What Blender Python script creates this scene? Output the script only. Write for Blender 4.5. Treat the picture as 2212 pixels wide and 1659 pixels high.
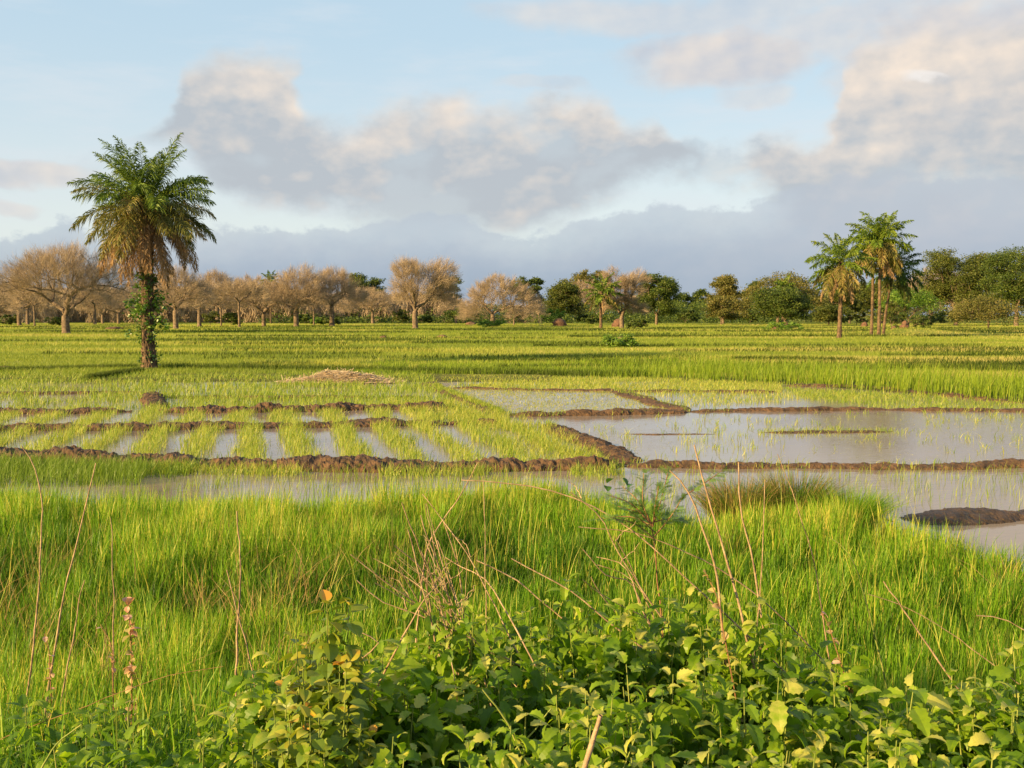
import bpy, math, random
import numpy as np
from mathutils import Vector, noise as mnoise

for o in list(bpy.data.objects): bpy.data.objects.remove(o)
SC = bpy.context.scene
COL = SC.collection
R = math.radians

# ------------------------------------------------------------------ camera
F = 1024 * 35 / 36.0
S = 1024 / 2212.0            # the photograph was measured at 2212 px width
CAMH = 3.0
HOR = 681.0
PITCH = math.atan((384 - HOR * S) / F)
cam = bpy.data.objects.new('camera', bpy.data.cameras.new('camera'))
COL.objects.link(cam); SC.camera = cam
cam.data.lens = 35; cam.data.sensor_width = 36
cam.data.clip_start = 0.05; cam.data.clip_end = 12000
cam.location = (0, 0, CAMH); cam.rotation_euler = (R(90) - PITCH, 0, 0)
CP, SP = math.cos(PITCH), math.sin(PITCH)

# ------------------------------------------------------------------ light
SUN_AZ, SUN_EL = 124.0, 17.0      # degrees to the left of the view direction
to_sun = Vector((-math.sin(R(SUN_AZ)) * math.cos(R(SUN_EL)), math.cos(R(SUN_AZ)) * math.cos(R(SUN_EL)), math.sin(R(SUN_EL))))
sl = bpy.data.lights.new('sun', 'SUN'); sl.energy = 5.0; sl.angle = R(0.55); sl.color = (1.0, 0.69, 0.30)
sun = bpy.data.objects.new('sun', sl); COL.objects.link(sun)
sun.rotation_euler = to_sun.to_track_quat('Z', 'Y').to_euler(); sun.location = (-60, -30, 40)

SC.view_settings.view_transform = 'Standard'; SC.view_settings.look = 'None'
SC.view_settings.gamma = 1.0; SC.view_settings.use_curve_mapping = False
SC.view_settings.exposure = 1.5
SC.render.engine = 'CYCLES'
SC.cycles.max_bounces = 6; SC.cycles.diffuse_bounces = 3; SC.cycles.glossy_bounces = 2
SC.cycles.transmission_bounces = 4; SC.cycles.transparent_max_bounces = 4
SC.cycles.sample_clamp_indirect = 6.0
SC.cycles.use_denoising = True

# ------------------------------------------------------------------ node expression helper
class X:
    nt = None
    def __init__(s, sock): s.s = sock
    @staticmethod
    def m(op, *a):
        n = X.nt.nodes.new('ShaderNodeMath'); n.operation = op
        for i, v in enumerate(a):
            if isinstance(v, X): X.nt.links.new(v.s, n.inputs[i])
            else: n.inputs[i].default_value = float(v)
        return X(n.outputs[0])
    def __add__(s, o): return X.m('ADD', s, o)
    __radd__ = __add__
    def __sub__(s, o): return X.m('SUBTRACT', s, o)
    def __rsub__(s, o): return X.m('SUBTRACT', o, s)
    def __mul__(s, o): return X.m('MULTIPLY', s, o)
    __rmul__ = __mul__
    def __truediv__(s, o): return X.m('DIVIDE', s, o)
    def clamp(s):
        n = X.nt.nodes.new('ShaderNodeClamp'); X.nt.links.new(s.s, n.inputs[0]); return X(n.outputs[0])
def smooth(v, a, b, t0=0.0, t1=1.0):
    n = X.nt.nodes.new('ShaderNodeMapRange'); n.interpolation_type = 'SMOOTHSTEP'
    for i, q in enumerate((v, a, b, t0, t1)):
        if isinstance(q, X): X.nt.links.new(q.s, n.inputs[i])
        else: n.inputs[i].default_value = q
    return X(n.outputs[0])
def xyz(x, y, z):
    n = X.nt.nodes.new('ShaderNodeCombineXYZ')
    for i, q in enumerate((x, y, z)):
        if isinstance(q, X): X.nt.links.new(q.s, n.inputs[i])
        else: n.inputs[i].default_value = q
    return n.outputs[0]
def tnoise(vec, scale, detail=4, rough=0.55):
    n = X.nt.nodes.new('ShaderNodeTexNoise'); n.inputs['Scale'].default_value = scale
    n.inputs['Detail'].default_value = detail; n.inputs['Roughness'].default_value = rough
    X.nt.links.new(vec, n.inputs['Vector']); return X(n.outputs[0])
def mixc(f, a, b):
    n = X.nt.nodes.new('ShaderNodeMix'); n.data_type = 'RGBA'
    if isinstance(f, X): X.nt.links.new(f.s, n.inputs[0])
    else: n.inputs[0].default_value = f
    for i, q in ((6, a), (7, b)):
        if isinstance(q, (tuple, list)): n.inputs[i].default_value = (*q, 1)
        else: X.nt.links.new(q, n.inputs[i])
    return n.outputs[2]
def fcurve(v, pts, x0, x1, y0, y1):
    n = X.nt.nodes.new('ShaderNodeFloatCurve'); c = n.mapping.curves[0]
    pts = sorted(((x - x0) / (x1 - x0), (y - y0) / (y1 - y0)) for x, y in pts)
    c.points[0].location = pts[0]; c.points[1].location = pts[-1]
    for p in pts[1:-1]: c.points.new(*p)
    for p in c.points: p.handle_type = 'AUTO'
    n.mapping.update()
    X.nt.links.new(((v - x0) / (x1 - x0)).clamp().s, n.inputs[1])
    return X(n.outputs[0]) * (y1 - y0) + y0

def azel(px, py):
    u = (px * S - 512) / F; v = (384 - py * S) / F
    d = Vector((u, CP + v * SP, -SP + v * CP))
    return math.degrees(math.atan2(d.x, d.y)), math.degrees(math.atan2(d.z, math.hypot(d.x, d.y)))

# ------------------------------------------------------------------ world: Nishita sky with cloud layers placed by compass direction
world = bpy.data.worlds.new('World'); SC.world = world; world.use_nodes = True
X.nt = nt = world.node_tree
bg = nt.nodes['Background']
sky = nt.nodes.new('ShaderNodeTexSky'); sky.sky_type = 'NISHITA'; sky.sun_disc = False
sky.sun_elevation = R(SUN_EL); sky.sun_rotation = R(360 - SUN_AZ); sky.dust_density = 0.6; sky.ozone_density = 1.6
WS = 0.1
bg.inputs[1].default_value = WS
tc = nt.nodes.new('ShaderNodeTexCoord'); sx = nt.nodes.new('ShaderNodeSeparateXYZ'); nt.links.new(tc.outputs['Generated'], sx.inputs[0])
dx, dy, dz = (X(sx.outputs[i]) for i in range(3))
az0 = X.m('ARCTAN2', dx, dy) * 57.29578
el0 = X.m('ARCSINE', dz) * 57.29578
base = xyz(az0 * 0.1, el0 * 0.17, 3.7)
w1 = tnoise(base, 1.5, 4, 0.5) - 0.5
w2 = tnoise(xyz(az0 * 0.1, el0 * 0.17, 9.1), 1.5, 4, 0.5) - 0.5
az = az0 + w1 * 5.0
el = el0 + w2 * 3.0
def curve_px(pts):
    q = [azel(*p) for p in pts]
    return fcurve(az, q, -40, 40, 0, 25)
puff = tnoise(xyz(az0 * 0.1, el0 * 0.13, 4.4), 9.0, 6, 0.6) - 0.5
fine = tnoise(xyz(az0 * 0.1, el0 * 0.15, 1.3), 4.5, 5, 0.55) - 0.5
soft = tnoise(xyz(az0 * 0.1 + 5, el0 * 0.16, 6.3), 1.7, 4, 0.5)
soft_s = tnoise(xyz(az0 * 0.1 + 5.07, el0 * 0.16 - 0.06, 6.3), 1.7, 4, 0.5)
relief = (soft - soft_s)                                    # + on the side that faces the sun
def ell(px, py, rx, ry):
    a, e = azel(px, py); k = S / F * 57.3
    qa = (az - a) / (rx * k); qe = (el - e) / (ry * k)
    return smooth(qa * qa + qe * qe + fine * 1.2, 0.25, 1.25, 1.0, 0.0)
def mx(*a):
    r = a[0]
    for b in a[1:]: r = X.m('MAXIMUM', r, b)
    return r
# clear sky: slightly whitened towards the horizon
g = smooth(el0, 2, 17)
k = 0.71 / WS
def C(r, g_, b): return (r * k, g_ * k, b * k)
clear = mixc(0.88, sky.outputs[0], mixc(g, C(.375, .395, .385), C(.265, .345, .398)))
veil = smooth(tnoise(xyz(az0 * 0.05, el0 * 0.25, 2.2), 2.2, 5, 0.6), 0.42, 0.75) * 0.45
clear = mixc(veil, clear, C(.37, .395, .42))
# main deck
topc = curve_px([(-900, 330), (-300, 350), (200, 330), (330, 262), (385, 150), (440, 112), (540, 92), (620, 120), (650, 200), (720, 250), (850, 215), (1000, 205), (1130, 225), (1210, 195), (1290, 200), (1350, 255), (1410, 245), (1460, 300), (1560, 330), (1650, 290), (1760, 300), (1850, 120), (1950, 60), (2100, 40), (2212, 30), (2600, 0), (3400, 100)])
botc = curve_px([(-900, 400), (-300, 395), (200, 345), (330, 300), (420, 370), (560, 425), (700, 450), (900, 490), (1050, 500), (1150, 490), (1260, 440), (1360, 390), (1450, 375), (1600, 385), (1700, 450), (1850, 520), (2212, 560), (3400, 600)])
e2 = el + fine * 1.3 + puff * 0.9
deck = smooth(topc - e2, -0.35, 1.35) * smooth(e2 - botc, -0.8, 1.0)
td = ((e2 - botc) / (topc - botc + 0.4)).clamp()
# horizon bank
bankc = curve_px([(-900, 470), (-300, 500), (0, 505), (90, 480), (130, 462), (170, 500), (300, 505), (480, 490), (620, 485), (800, 472), (930, 460), (1060, 480), (1130, 508), (1230, 480), (1330, 452), (1430, 435), (1600, 435), (1680, 415), (1800, 380), (2212, 380), (3400, 440)])
e3 = el0 + w2 * 0.9 + fine * 1.9 + puff * 1.5
bank = smooth(bankc - e3, -0.05, 0.45) * 0.62 + smooth(bankc - e3, -0.4, 3.2) * 0.37
extra = mx(ell(1560, 125, 230, 75) * 0.9, ell(1480, 25, 460, 48) * 0.55, ell(60, 365, 170, 26) * 0.75, ell(20, 440, 60, 18) * 0.6, ell(1620, 215, 90, 26) * 0.5, ell(1170, 185, 90, 16) * 0.35, ell(1850, 60, 300, 70) * 0.6, ell(2150, 120, 330, 160) * 0.9)
away = smooth(tnoise(xyz(dx * 1.3, dy * 1.3, dz * 2.5), 1.6, 6, 0.55), 0.45, 0.62) * smooth(X.m('ABSOLUTE', az0), 32, 44)
holes = smooth(soft, 0.36, 0.50)
deck = deck * (holes * 0.22 + 0.78)
light = (relief * 2.3 - 0.06 + smooth(td, 0.3, 0.95) * 0.62 + fine * 0.35 + puff * 0.45 + (soft - 0.5) * 0.8 + smooth(az0, 12, 24) * 0.15).clamp()
c_deck = mixc(light, C(.246, .267, .290), C(.48, .41, .345))
c_ext = mixc((relief * 3.0 + 0.40 + fine * 0.4).clamp(), C(.29, .30, .33), C(.45, .395, .345))
lb = smooth(el0, 0.5, 6.0)
c_bank = mixc((relief * 1.2 + 0.02 + lb * 0.08 + smooth(az0, 5, 25) * 0.25).clamp(), mixc(lb, C(.168, .210, .266), C(.240, .275, .318)), C(.300, .302, .318))
spot = ell(1998, 172, 42, 17) * smooth(fine, -0.12, 0.12) * 0.6
out = mixc(away * 0.7, clear, C(.33, .33, .36))
out = mixc(extra, out, c_ext)
out = mixc(deck * 0.94, out, c_deck)
out = mixc(bank * 0.96, out, c_bank)
out = mixc(spot, out, C(.48, .47, .46))
nt.links.new(out, bg.inputs[0])

# ------------------------------------------------------------------ helpers: pixels to world, noise, meshes
def gp(x, y, z=0.0):
    u = (x * S - 512) / F; v = (384 - y * S) / F
    d = (u, CP + v * SP, -SP + v * CP)
    t = (z - CAMH) / d[2]
    return (d[0] * t, d[1] * t)
def at(x, y, D):
    u = (x * S - 512) / F; v = (384 - y * S) / F
    d = (u, CP + v * SP, -SP + v * CP); t = D / d[1]
    return np.array((d[0] * t, D, CAMH + d[2] * t))
def ppm(D): return F / D / S       # photo px per metre at depth D

rng = np.random.default_rng(7)
def _h(i, j, k):
    n = (i.astype(np.int64) * 374761393 + j.astype(np.int64) * 668265263 + k * 974634777) & 0x7fffffff
    n = ((n ^ (n >> 13)) * 1274126177) & 0x7fffffff
    return ((n ^ (n >> 16)) & 0xffff) / 65535.0
def vn(x, y, seed=0):
    x = np.asarray(x, float); y = np.asarray(y, float)
    xi = np.floor(x); yi = np.floor(y); fx = x - xi; fy = y - yi
    fx = fx * fx * (3 - 2 * fx); fy = fy * fy * (3 - 2 * fy)
    a = _h(xi, yi, seed); b = _h(xi + 1, yi, seed); c = _h(xi, yi + 1, seed); d = _h(xi + 1, yi + 1, seed)
    return (a * (1 - fx) + b * fx) * (1 - fy) + (c * (1 - fx) + d * fx) * fy
def fbm(x, y, seed=0, o=4):
    r = 0; a = 0.5; t = 0
    for i in range(o):
        r = r + a * vn(x * 2 ** i, y * 2 ** i, seed + i * 17); t += a; a *= 0.5
    return r / t
def sst(v, a, b):
    t = np.clip((v - a) / (b - a), 0, 1); return t * t * (3 - 2 * t)

def mesh_obj(name, V, polys, mat, parent=None, loc=(0, 0, 0), var=None, smooth=False, matidx=None):
    V = np.asarray(V, np.float32).reshape(-1, 3)
    if isinstance(polys, np.ndarray): polys = [polys]
    polys = [p for p in polys if len(p)]
    me = bpy.data.meshes.new(name)
    idx = np.concatenate([p.reshape(-1) for p in polys]).astype(np.int32)
    tot = np.concatenate([np.full(len(p), p.shape[1], np.int32) for p in polys])
    st = np.concatenate([[0], np.cumsum(tot)[:-1]]).astype(np.int32)
    me.vertices.add(len(V)); me.vertices.foreach_set('co', V.reshape(-1))
    me.loops.add(len(idx)); me.loops.foreach_set('vertex_index', idx)
    me.polygons.add(len(tot)); me.polygons.foreach_set('loop_start', st)
    if smooth is True: me.polygons.foreach_set('use_smooth', np.ones(len(tot), bool))
    else: me.polygons.foreach_set('use_smooth', np.zeros(len(tot), bool))
    for mm in (mat if isinstance(mat, (list, tuple)) else [mat]): me.materials.append(mm)
    if matidx is not None: me.polygons.foreach_set('material_index', np.asarray(matidx, np.int32))
    if var is not None:
        at_ = me.attributes.new('var', 'FLOAT', 'POINT'); at_.data.foreach_set('value', np.asarray(var, np.float32))
    me.update(calc_edges=True)
    o = bpy.data.objects.new(name, me); COL.objects.link(o)
    if parent is not None: o.parent = parent
    else: o.location = loc
    return o
def empty(name, loc):
    o = bpy.data.objects.new(name, None); COL.objects.link(o); o.location = tuple(float(v) for v in loc); o.empty_display_size = 0.3
    return o
def tag(o, label=None, cat=None, group=None, kind=None):
    if label: o['label'] = label
    if cat: o['category'] = cat
    if group: o['group'] = group
    if kind: o['kind'] = kind
    return o

class Bag:                      # collects geometry for one mesh
    def __init__(s): s.V = []; s.P = {}; s.A = []; s.n = 0
    def add(s, V, polys, var=0.5):
        V = np.asarray(V, np.float32).reshape(-1, 3)
        if isinstance(polys, np.ndarray): polys = [polys]
        for p in polys:
            if len(p): s.P.setdefault(p.shape[1], []).append(p + s.n)
        s.V.append(V); s.A.append(np.broadcast_to(np.asarray(var, np.float32), (len(V),))); s.n += len(V)
    def obj(s, name, mat, parent=None, loc=(0, 0, 0), smooth=False):
        return mesh_obj(name, np.concatenate(s.V), [np.concatenate(v) for v in s.P.values()], mat, parent, loc, np.concatenate(s.A), smooth)

def frames(D):
    D = D / (np.linalg.norm(D, axis=1, keepdims=True) + 1e-9)
    ref = np.where(np.abs(D[:, 0:1]) > 0.9, np.array([[0, 1.0, 0]]), np.array([[1.0, 0, 0]]))
    A = np.cross(D, ref); A /= np.linalg.norm(A, axis=1, keepdims=True) + 1e-9
    return A, np.cross(D, A)
def prisms(P0, P1, D0, D1, r0, r1, sides):
    n = len(P0)
    A0, B0 = frames(D0); A1, B1 = frames(D1)
    th = np.arange(sides) * 2 * np.pi / sides
    c, s_ = np.cos(th)[None, :, None], np.sin(th)[None, :, None]
    R0 = P0[:, None] + (A0[:, None] * c + B0[:, None] * s_) * r0[:, None, None]
    R1 = P1[:, None] + (A1[:, None] * c + B1[:, None] * s_) * r1[:, None, None]
    V = np.concatenate([R0, R1], 1).reshape(-1, 3)
    j = np.arange(sides); q = np.stack([j, (j + 1) % sides, (j + 1) % sides + sides, j + sides], 1)
    return V, (q[None] + (np.arange(n) * 2 * sides)[:, None, None]).reshape(-1, 4)
def tube(path, rad, sides=6, cap=True):
    P = np.asarray(path, float); r = np.asarray(rad, float) * np.ones(len(P))
    T = np.gradient(P, axis=0); A, B = frames(T)
    th = np.arange(sides) * 2 * np.pi / sides
    V = P[:, None] + (A[:, None] * np.cos(th)[None, :, None] + B[:, None] * np.sin(th)[None, :, None]) * r[:, None, None]
    j = np.arange(sides); q = np.stack([j, (j + 1) % sides, (j + 1) % sides + sides, j + sides], 1)
    Q = (q[None] + (np.arange(len(P) - 1) * sides)[:, None, None]).reshape(-1, 4)
    return V.reshape(-1, 3), Q
def smooth_path(pts, n):
    P = np.asarray(pts, float)
    if len(P) < 3: 
        t = np.linspace(0, 1, n)[:, None]; return P[0] * (1 - t) + P[-1] * t
    d = np.r_[0, np.cumsum(np.linalg.norm(np.diff(P, axis=0), axis=1))]; t = np.linspace(0, d[-1], n)
    m = np.gradient(P, d, axis=0)
    i = np.clip(np.searchsorted(d, t, side='right') - 1, 0, len(P) - 2)
    h = (d[i + 1] - d[i])[:, None]; u = ((t - d[i])[:, None]) / h
    return (2*u**3-3*u**2+1)*P[i] + (u**3-2*u**2+u)*h*m[i] + (-2*u**3+3*u**2)*P[i+1] + (u**3-u**2)*h*m[i+1]

# ------------------------------------------------------------------ materials
def new_mat(name):
    m = bpy.data.materials.new(name); m.use_nodes = True; X.nt = m.node_tree
    for n in list(m.node_tree.nodes):
        if n.type != 'OUTPUT_MATERIAL': m.node_tree.nodes.remove(n)
    return m, m.node_tree, [n for n in m.node_tree.nodes if n.type == 'OUTPUT_MATERIAL'][0]
def attr_var():
    a = X.nt.nodes.new('ShaderNodeAttribute'); a.attribute_name = 'var'; return X(a.outputs['Fac'])
def ramp(f, stops):
    n = X.nt.nodes.new('ShaderNodeValToRGB'); e = n.color_ramp.elements
    e[0].position = stops[0][0]; e[0].color = (*stops[0][1], 1); e[1].position = stops[-1][0]; e[1].color = (*stops[-1][1], 1)
    for p, c in stops[1:-1]:
        q = e.new(p); q.color = (*c, 1)
    X.nt.links.new(f.s, n.inputs[0]); return n.outputs[0]
def leaf_mat(name, stops, trans=0.35, rough=0.5, spec=0.3, boost=1.5, nscale=None):
    m, nt, out = new_mat(name)
    v = attr_var()
    if nscale:
        g = nt.nodes.new('ShaderNodeNewGeometry')
        v = (v + (tnoise(g.outputs['Position'], nscale, 3) - 0.5) * 0.6).clamp()
    c = ramp(v, stops)
    p = nt.nodes.new('ShaderNodeBsdfPrincipled'); nt.links.new(c, p.inputs['Base Color'])
    p.inputs['Roughness'].default_value = rough; p.inputs['Specular IOR Level'].default_value = spec
    t = nt.nodes.new('ShaderNodeBsdfTranslucent')
    b = nt.nodes.new('ShaderNodeMix'); b.data_type = 'RGBA'; b.blend_type = 'MULTIPLY'; b.inputs[0].default_value = 1
    nt.links.new(c, b.inputs[6]); b.inputs[7].default_value = (boost * 1.1, boost, boost * 0.5, 1)
    nt.links.new(b.outputs[2], t.inputs[0])
    mx_ = nt.nodes.new('ShaderNodeMixShader'); mx_.inputs[0].default_value = trans
    nt.links.new(p.outputs[0], mx_.inputs[1]); nt.links.new(t.outputs[0], mx_.inputs[2]); nt.links.new(mx_.outputs[0], out.inputs[0])
    return m
def solid_mat(name, c1, c2, nscale=4.0, rough=0.85, bump=0.3, bscale=20.0, stretch=(1, 1, 1), spec=0.2, obj=True):
    m, nt, out = new_mat(name)
    tcn = nt.nodes.new('ShaderNodeTexCoord'); mp = nt.nodes.new('ShaderNodeMapping'); mp.inputs['Scale'].default_value = stretch
    nt.links.new(tcn.outputs['Object'], mp.inputs[0])
    n1 = tnoise(mp.outputs[0], nscale, 5, 0.6)
    c = mixc(smooth(n1, 0.3, 0.7), c1, c2)
    p = nt.nodes.new('ShaderNodeBsdfPrincipled'); nt.links.new(c, p.inputs['Base Color'])
    p.inputs['Roughness'].default_value = rough; p.inputs['Specular IOR Level'].default_value = spec
    if bump:
        bn = nt.nodes.new('ShaderNodeBump'); bn.inputs['Strength'].default_value = bump; bn.inputs['Distance'].default_value = 0.05
        nt.links.new(tnoise(mp.outputs[0], bscale, 6, 0.65).s, bn.inputs['Height']); nt.links.new(bn.outputs[0], p.inputs['Normal'])
    nt.links.new(p.outputs[0], out.inputs[0])
    return m

M = {}
M['rice'] = leaf_mat('rice_grass', [(0, (.025, .060, .006)), (.35, (.070, .17, .011)), (.75, (.19, .345, .018)), (1, (.48, .42, .09))], .42, .45, .25)
M['seedling'] = leaf_mat('rice_seedling', [(0, (.06, .12, .012)), (.5, (.17, .26, .025)), (1, (.44, .42, .10))], .4, .45, .3)
M['tall_rice'] = leaf_mat('tall_rice', [(0, (.035, .065, .008)), (.4, (.10, .175, .014)), (.8, (.21, .29, .022)), (1, (.40, .36, .09))], .38, .5, .2)
M['meadow'] = leaf_mat('meadow_grass', [(0, (.040, .065, .010)), (.35, (.13, .19, .024)), (.7, (.25, .30, .045)), (1, (.46, .39, .15))], .40, .5, .2)  # raised blue puts distance haze into the grass colour
M['nettle'] = leaf_mat('nettle_leaf', [(0, (.018, .050, .006)), (.5, (.085, .175, .009)), (.85, (.21, .31, .016)), (1, (.42, .42, .10))], .50, .42, .3, 2.0, 25)
M['yellow_leaf'] = leaf_mat('yellowing_leaf', [(0, (.06, .13, .015)), (.55, (.17, .24, .02)), (.9, (.40, .36, .04)), (1, (.55, .28, .04))], .38, .45, .35, 1.4, 25)
M['pink_leaf'] = leaf_mat('pinkish_leaf', [(0, (.14, .16, .04)), (.4, (.35, .30, .10)), (.75, (.50, .28, .20)), (1, (.62, .42, .32))], .35, .5, .3, 1.2)
M['fine_leaf'] = leaf_mat('thorn_leaf', [(0, (.035, .09, .012)), (1, (.12, .22, .03))], .25, .5, .3)
M['frond'] = leaf_mat('palm_frond_green', [(0, (.025, .058, .008)), (.5, (.085, .15, .013)), (1, (.20, .25, .03))], .25, .55, .25, 1.1)
M['frond_olive'] = leaf_mat('palm_frond_olive', [(0, (.05, .075, .015)), (.5, (.13, .14, .03)), (1, (.30, .21, .08))], .25, .5, .3)
M['frond_dry'] = leaf_mat('palm_frond_dry', [(0, (.15, .10, .055)), (.5, (.30, .20, .11)), (1, (.46, .33, .20))], .25, .7, .15, 1.1)
M['vine'] = leaf_mat('vine_leaf', [(0, (.020, .07, .010)), (.6, (.06, .14, .015)), (1, (.17, .25, .04))], .3, .35, .5)
M['twig'] = leaf_mat('bare_twigs', [(0, (.16, .12, .085)), (.5, (.30, .235, .17)), (1, (.47, .385, .29))], .15, .8, .1, 1.0)
M['leaf_dark'] = leaf_mat('foliage_dark', [(0, (.018, .038, .008)), (.5, (.055, .09, .014)), (1, (.13, .16, .028))], .25, .55, .25)
M['leaf_mid'] = leaf_mat('foliage_mid', [(0, (.024, .042, .009)), (.5, (.068, .092, .016)), (1, (.15, .155, .032))], .28, .55, .25)
M['leaf_olive'] = leaf_mat('foliage_olive', [(0, (.05, .06, .016)), (.5, (.115, .12, .03)), (1, (.22, .18, .06))], .28, .6, .2)
M['leaf_bright'] = leaf_mat('foliage_bright', [(0, (.04, .10, .012)), (.5, (.10, .19, .02)), (1, (.20, .27, .04))], .32, .5, .3)
M['sedge'] = leaf_mat('brown_sedge', [(0, (.10, .10, .03)), (.5, (.28, .20, .07)), (1, (.45, .32, .14))], .35, .6, .2, 1.1)
M['bark'] = solid_mat('acacia_bark', (.075, .055, .04), (.22, .165, .115), 2.5, .9, .5, 9)
M['bark_dark'] = solid_mat('forest_bark', (.06, .045, .03), (.20, .15, .10), 2.5, .9, .4, 9)
M['palm_bark'] = solid_mat('palm_bark', (.045, .032, .022), (.17, .115, .07), 3.0, .9, .6, 14)
M['mud'] = solid_mat('wet_mud', (.032, .019, .011), (.125, .070, .034), 6, .75, .9, 30, spec=.35)
M['mudwet'] = solid_mat('dark_wet_mud', (.018, .012, .009), (.06, .036, .022), 6, .55, .9, 30, spec=.4)
M['termite'] = solid_mat('termite_earth', (.07, .04, .028), (.16, .09, .055), 4, .9, .6, 12)
M['stalk'] = solid_mat('dry_stalk', (.17, .115, .07), (.42, .30, .18), 14, .75, .3, 60)
M['stem_green'] = solid_mat('green_stem', (.12, .17, .03), (.26, .28, .07), 14, .6, .1, 60)
M['stem_red'] = solid_mat('reddish_stem', (.13, .06, .03), (.26, .15, .07), 14, .7, .1, 60)
M['straw'] = leaf_mat('straw', [(0, (.22, .16, .10)), (.5, (.42, .32, .20)), (1, (.58, .47, .32))], .12, .7, .1, 1.0)
M['straw_core'] = solid_mat('straw_core', (.20, .145, .08), (.36, .28, .17), 5, .9, .8, 40)

# ground material: soil, turf and wet mud by place
m, nt, out = new_mat('ground'); M['ground'] = m
geo = nt.nodes.new('ShaderNodeNewGeometry'); sp_ = nt.nodes.new('ShaderNodeSeparateXYZ'); nt.links.new(geo.outputs['Position'], sp_.inputs[0])
px_, py_, pz_ = (X(sp_.outputs[i]) for i in range(3))
nA = tnoise(xyz(px_ * 0.05, py_ * 0.16, 0.0), 1.0, 6, 0.6)
nB = tnoise(geo.outputs['Position'], 1.3, 6, 0.65)
near = mixc(smooth(nB, .35, .65), (.035, .045, .012), (.09, .075, .03))
turf = ramp(nA * 0.7 + nB * 0.3, [(.34, (.10, .14, .016)), (.45, (.13, .17, .02)), (.55, (.22, .25, .035)), (.68, (.33, .29, .08))])
c = mixc(smooth(py_, 42, 60), near, turf)
c = mixc(smooth(pz_, -0.03, 0.0, 1.0, 0.0), c, (.10, .075, .05))
p = nt.nodes.new('ShaderNodeBsdfPrincipled'); nt.links.new(c, p.inputs['Base Color']); p.inputs['Roughness'].default_value = .95; p.inputs['Specular IOR Level'].default_value = .1
bn = nt.nodes.new('ShaderNodeBump'); bn.inputs['Strength'].default_value = .7; bn.inputs['Distance'].default_value = .12
nt.links.new(tnoise(geo.outputs['Position'], 5.0, 6, .7).s, bn.inputs['Height']); nt.links.new(bn.outputs[0], p.inputs['Normal']); nt.links.new(p.outputs[0], out.inputs[0])

# water: muddy, rippled, mirror-like at grazing angles
m, nt, out = new_mat('paddy_water'); M['water'] = m
geo = nt.nodes.new('ShaderNodeNewGeometry'); mp = nt.nodes.new('ShaderNodeMapping'); mp.inputs['Scale'].default_value = (0.8, 2.2, 1); nt.links.new(geo.outputs['Position'], mp.inputs[0])
n1 = tnoise(geo.outputs['Position'], .25, 4, .6)
p = nt.nodes.new('ShaderNodeBsdfPrincipled'); nt.links.new(mixc(n1, (.19, .155, .125), (.25, .21, .175)), p.inputs['Base Color'])
p.inputs['Roughness'].default_value = .06; p.inputs['IOR'].default_value = 1.33; p.inputs['Specular IOR Level'].default_value = .6
bn = nt.nodes.new('ShaderNodeBump'); bn.inputs['Strength'].default_value = .22; bn.inputs['Distance'].default_value = .03
hh = tnoise(mp.outputs[0], 3.2, 4, .6) * smooth(tnoise(geo.outputs['Position'], .12, 2), .38, .62, .35, 1.0)
nt.links.new(hh.s, bn.inputs['Height']); nt.links.new(bn.outputs[0], p.inputs['Normal']); nt.links.new(p.outputs[0], out.inputs[0])

#SECTION terrain
# ------------------------------------------------------------------ terrain
EDGE = sorted([(gp(x, 681 + (yt - 681) * 3.0 / 2.46)[0], gp(x, 681 + (yt - 681) * 3.0 / 2.46)[1]) for x, yt in
        [(-500, 1030), (0, 1040), (150, 1052), (340, 1062), (700, 1066), (900, 1052), (1050, 1038), (1200, 1040), (1330, 1060), (1450, 1085), (1560, 1092), (1640, 1080), (1760, 1062), (1850, 1085), (1900, 1128), (2000, 1172), (2212, 1178), (2700, 1170)]])
EX, EY = np.array([e[0] for e in EDGE]), np.array([e[1] for e in EDGE])
def edge_y(x): return np.interp(x, EX, EY)
# far limit of standing water / of the tall rice on the right
TALL = [gp(x, y) for x, y in [(930, 812), (1150, 812), (1400, 818), (1690, 830), (1930, 848), (2212, 872), (2700, 900)]]
TX, TY = np.array([e[0] for e in TALL]), np.array([e[1] for e in TALL])
def tall_y(x): return np.interp(x, TX, TY)
BACKY = 47.0
def ground_z(x, y):
    x = np.asarray(x, float); y = np.asarray(y, float)
    emb = 1.4 * (1 - sst(y + 0.35 * (vn(x * .7, y * .7, 5) - .5), 1.2, 7.8)) + 0.10 * (fbm(x * .9, y * .9, 9) - .5) * (1 - sst(y, 7, 9))
    e = edge_y(x) + 0.5 * (vn(x * 1.3, y * 1.3, 3) - .5)
    fore = 0.06 + 0.05 * (fbm(x * .8, y * .8, 2) - .5)
    pad = -0.09 + 0.05 * (fbm(x * .6, y * .6, 4) - .5)
    t = sst(y, e - .5, e + .6)
    z = fore * (1 - t) + pad * t + emb
    back = np.where(x > 2, np.minimum(tall_y(x) + 0.5, 60), BACKY - 2)
    far = 0.07 + 0.16 * (fbm(x * .05, y * .12, 11) - .5) * sst(y, 50, 90) + 0.03 * (fbm(x * .7, y * .7, 12) - .5)
    t = sst(y, back - 1.5, back + 1.0)
    z = z * (1 - t) + far * t
    # a low swell right of the palm clump
    cx, cy = gp(1965, 722)
    z = z + 0.9 * np.exp(-((x - cx) / 5.5) ** 2 - ((y - cy) / 7.0) ** 2)
    return z
ys = np.concatenate([np.arange(-12, 0, 1.0), np.arange(0, 62, .22), 62 * 1.035 ** np.arange(0, 125)])
xh = np.concatenate([np.arange(0, 16, .26), 16 + (np.arange(1, 70) * .4) * 1.0, 43.6 * 1.09 ** np.arange(1, 56)])
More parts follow.
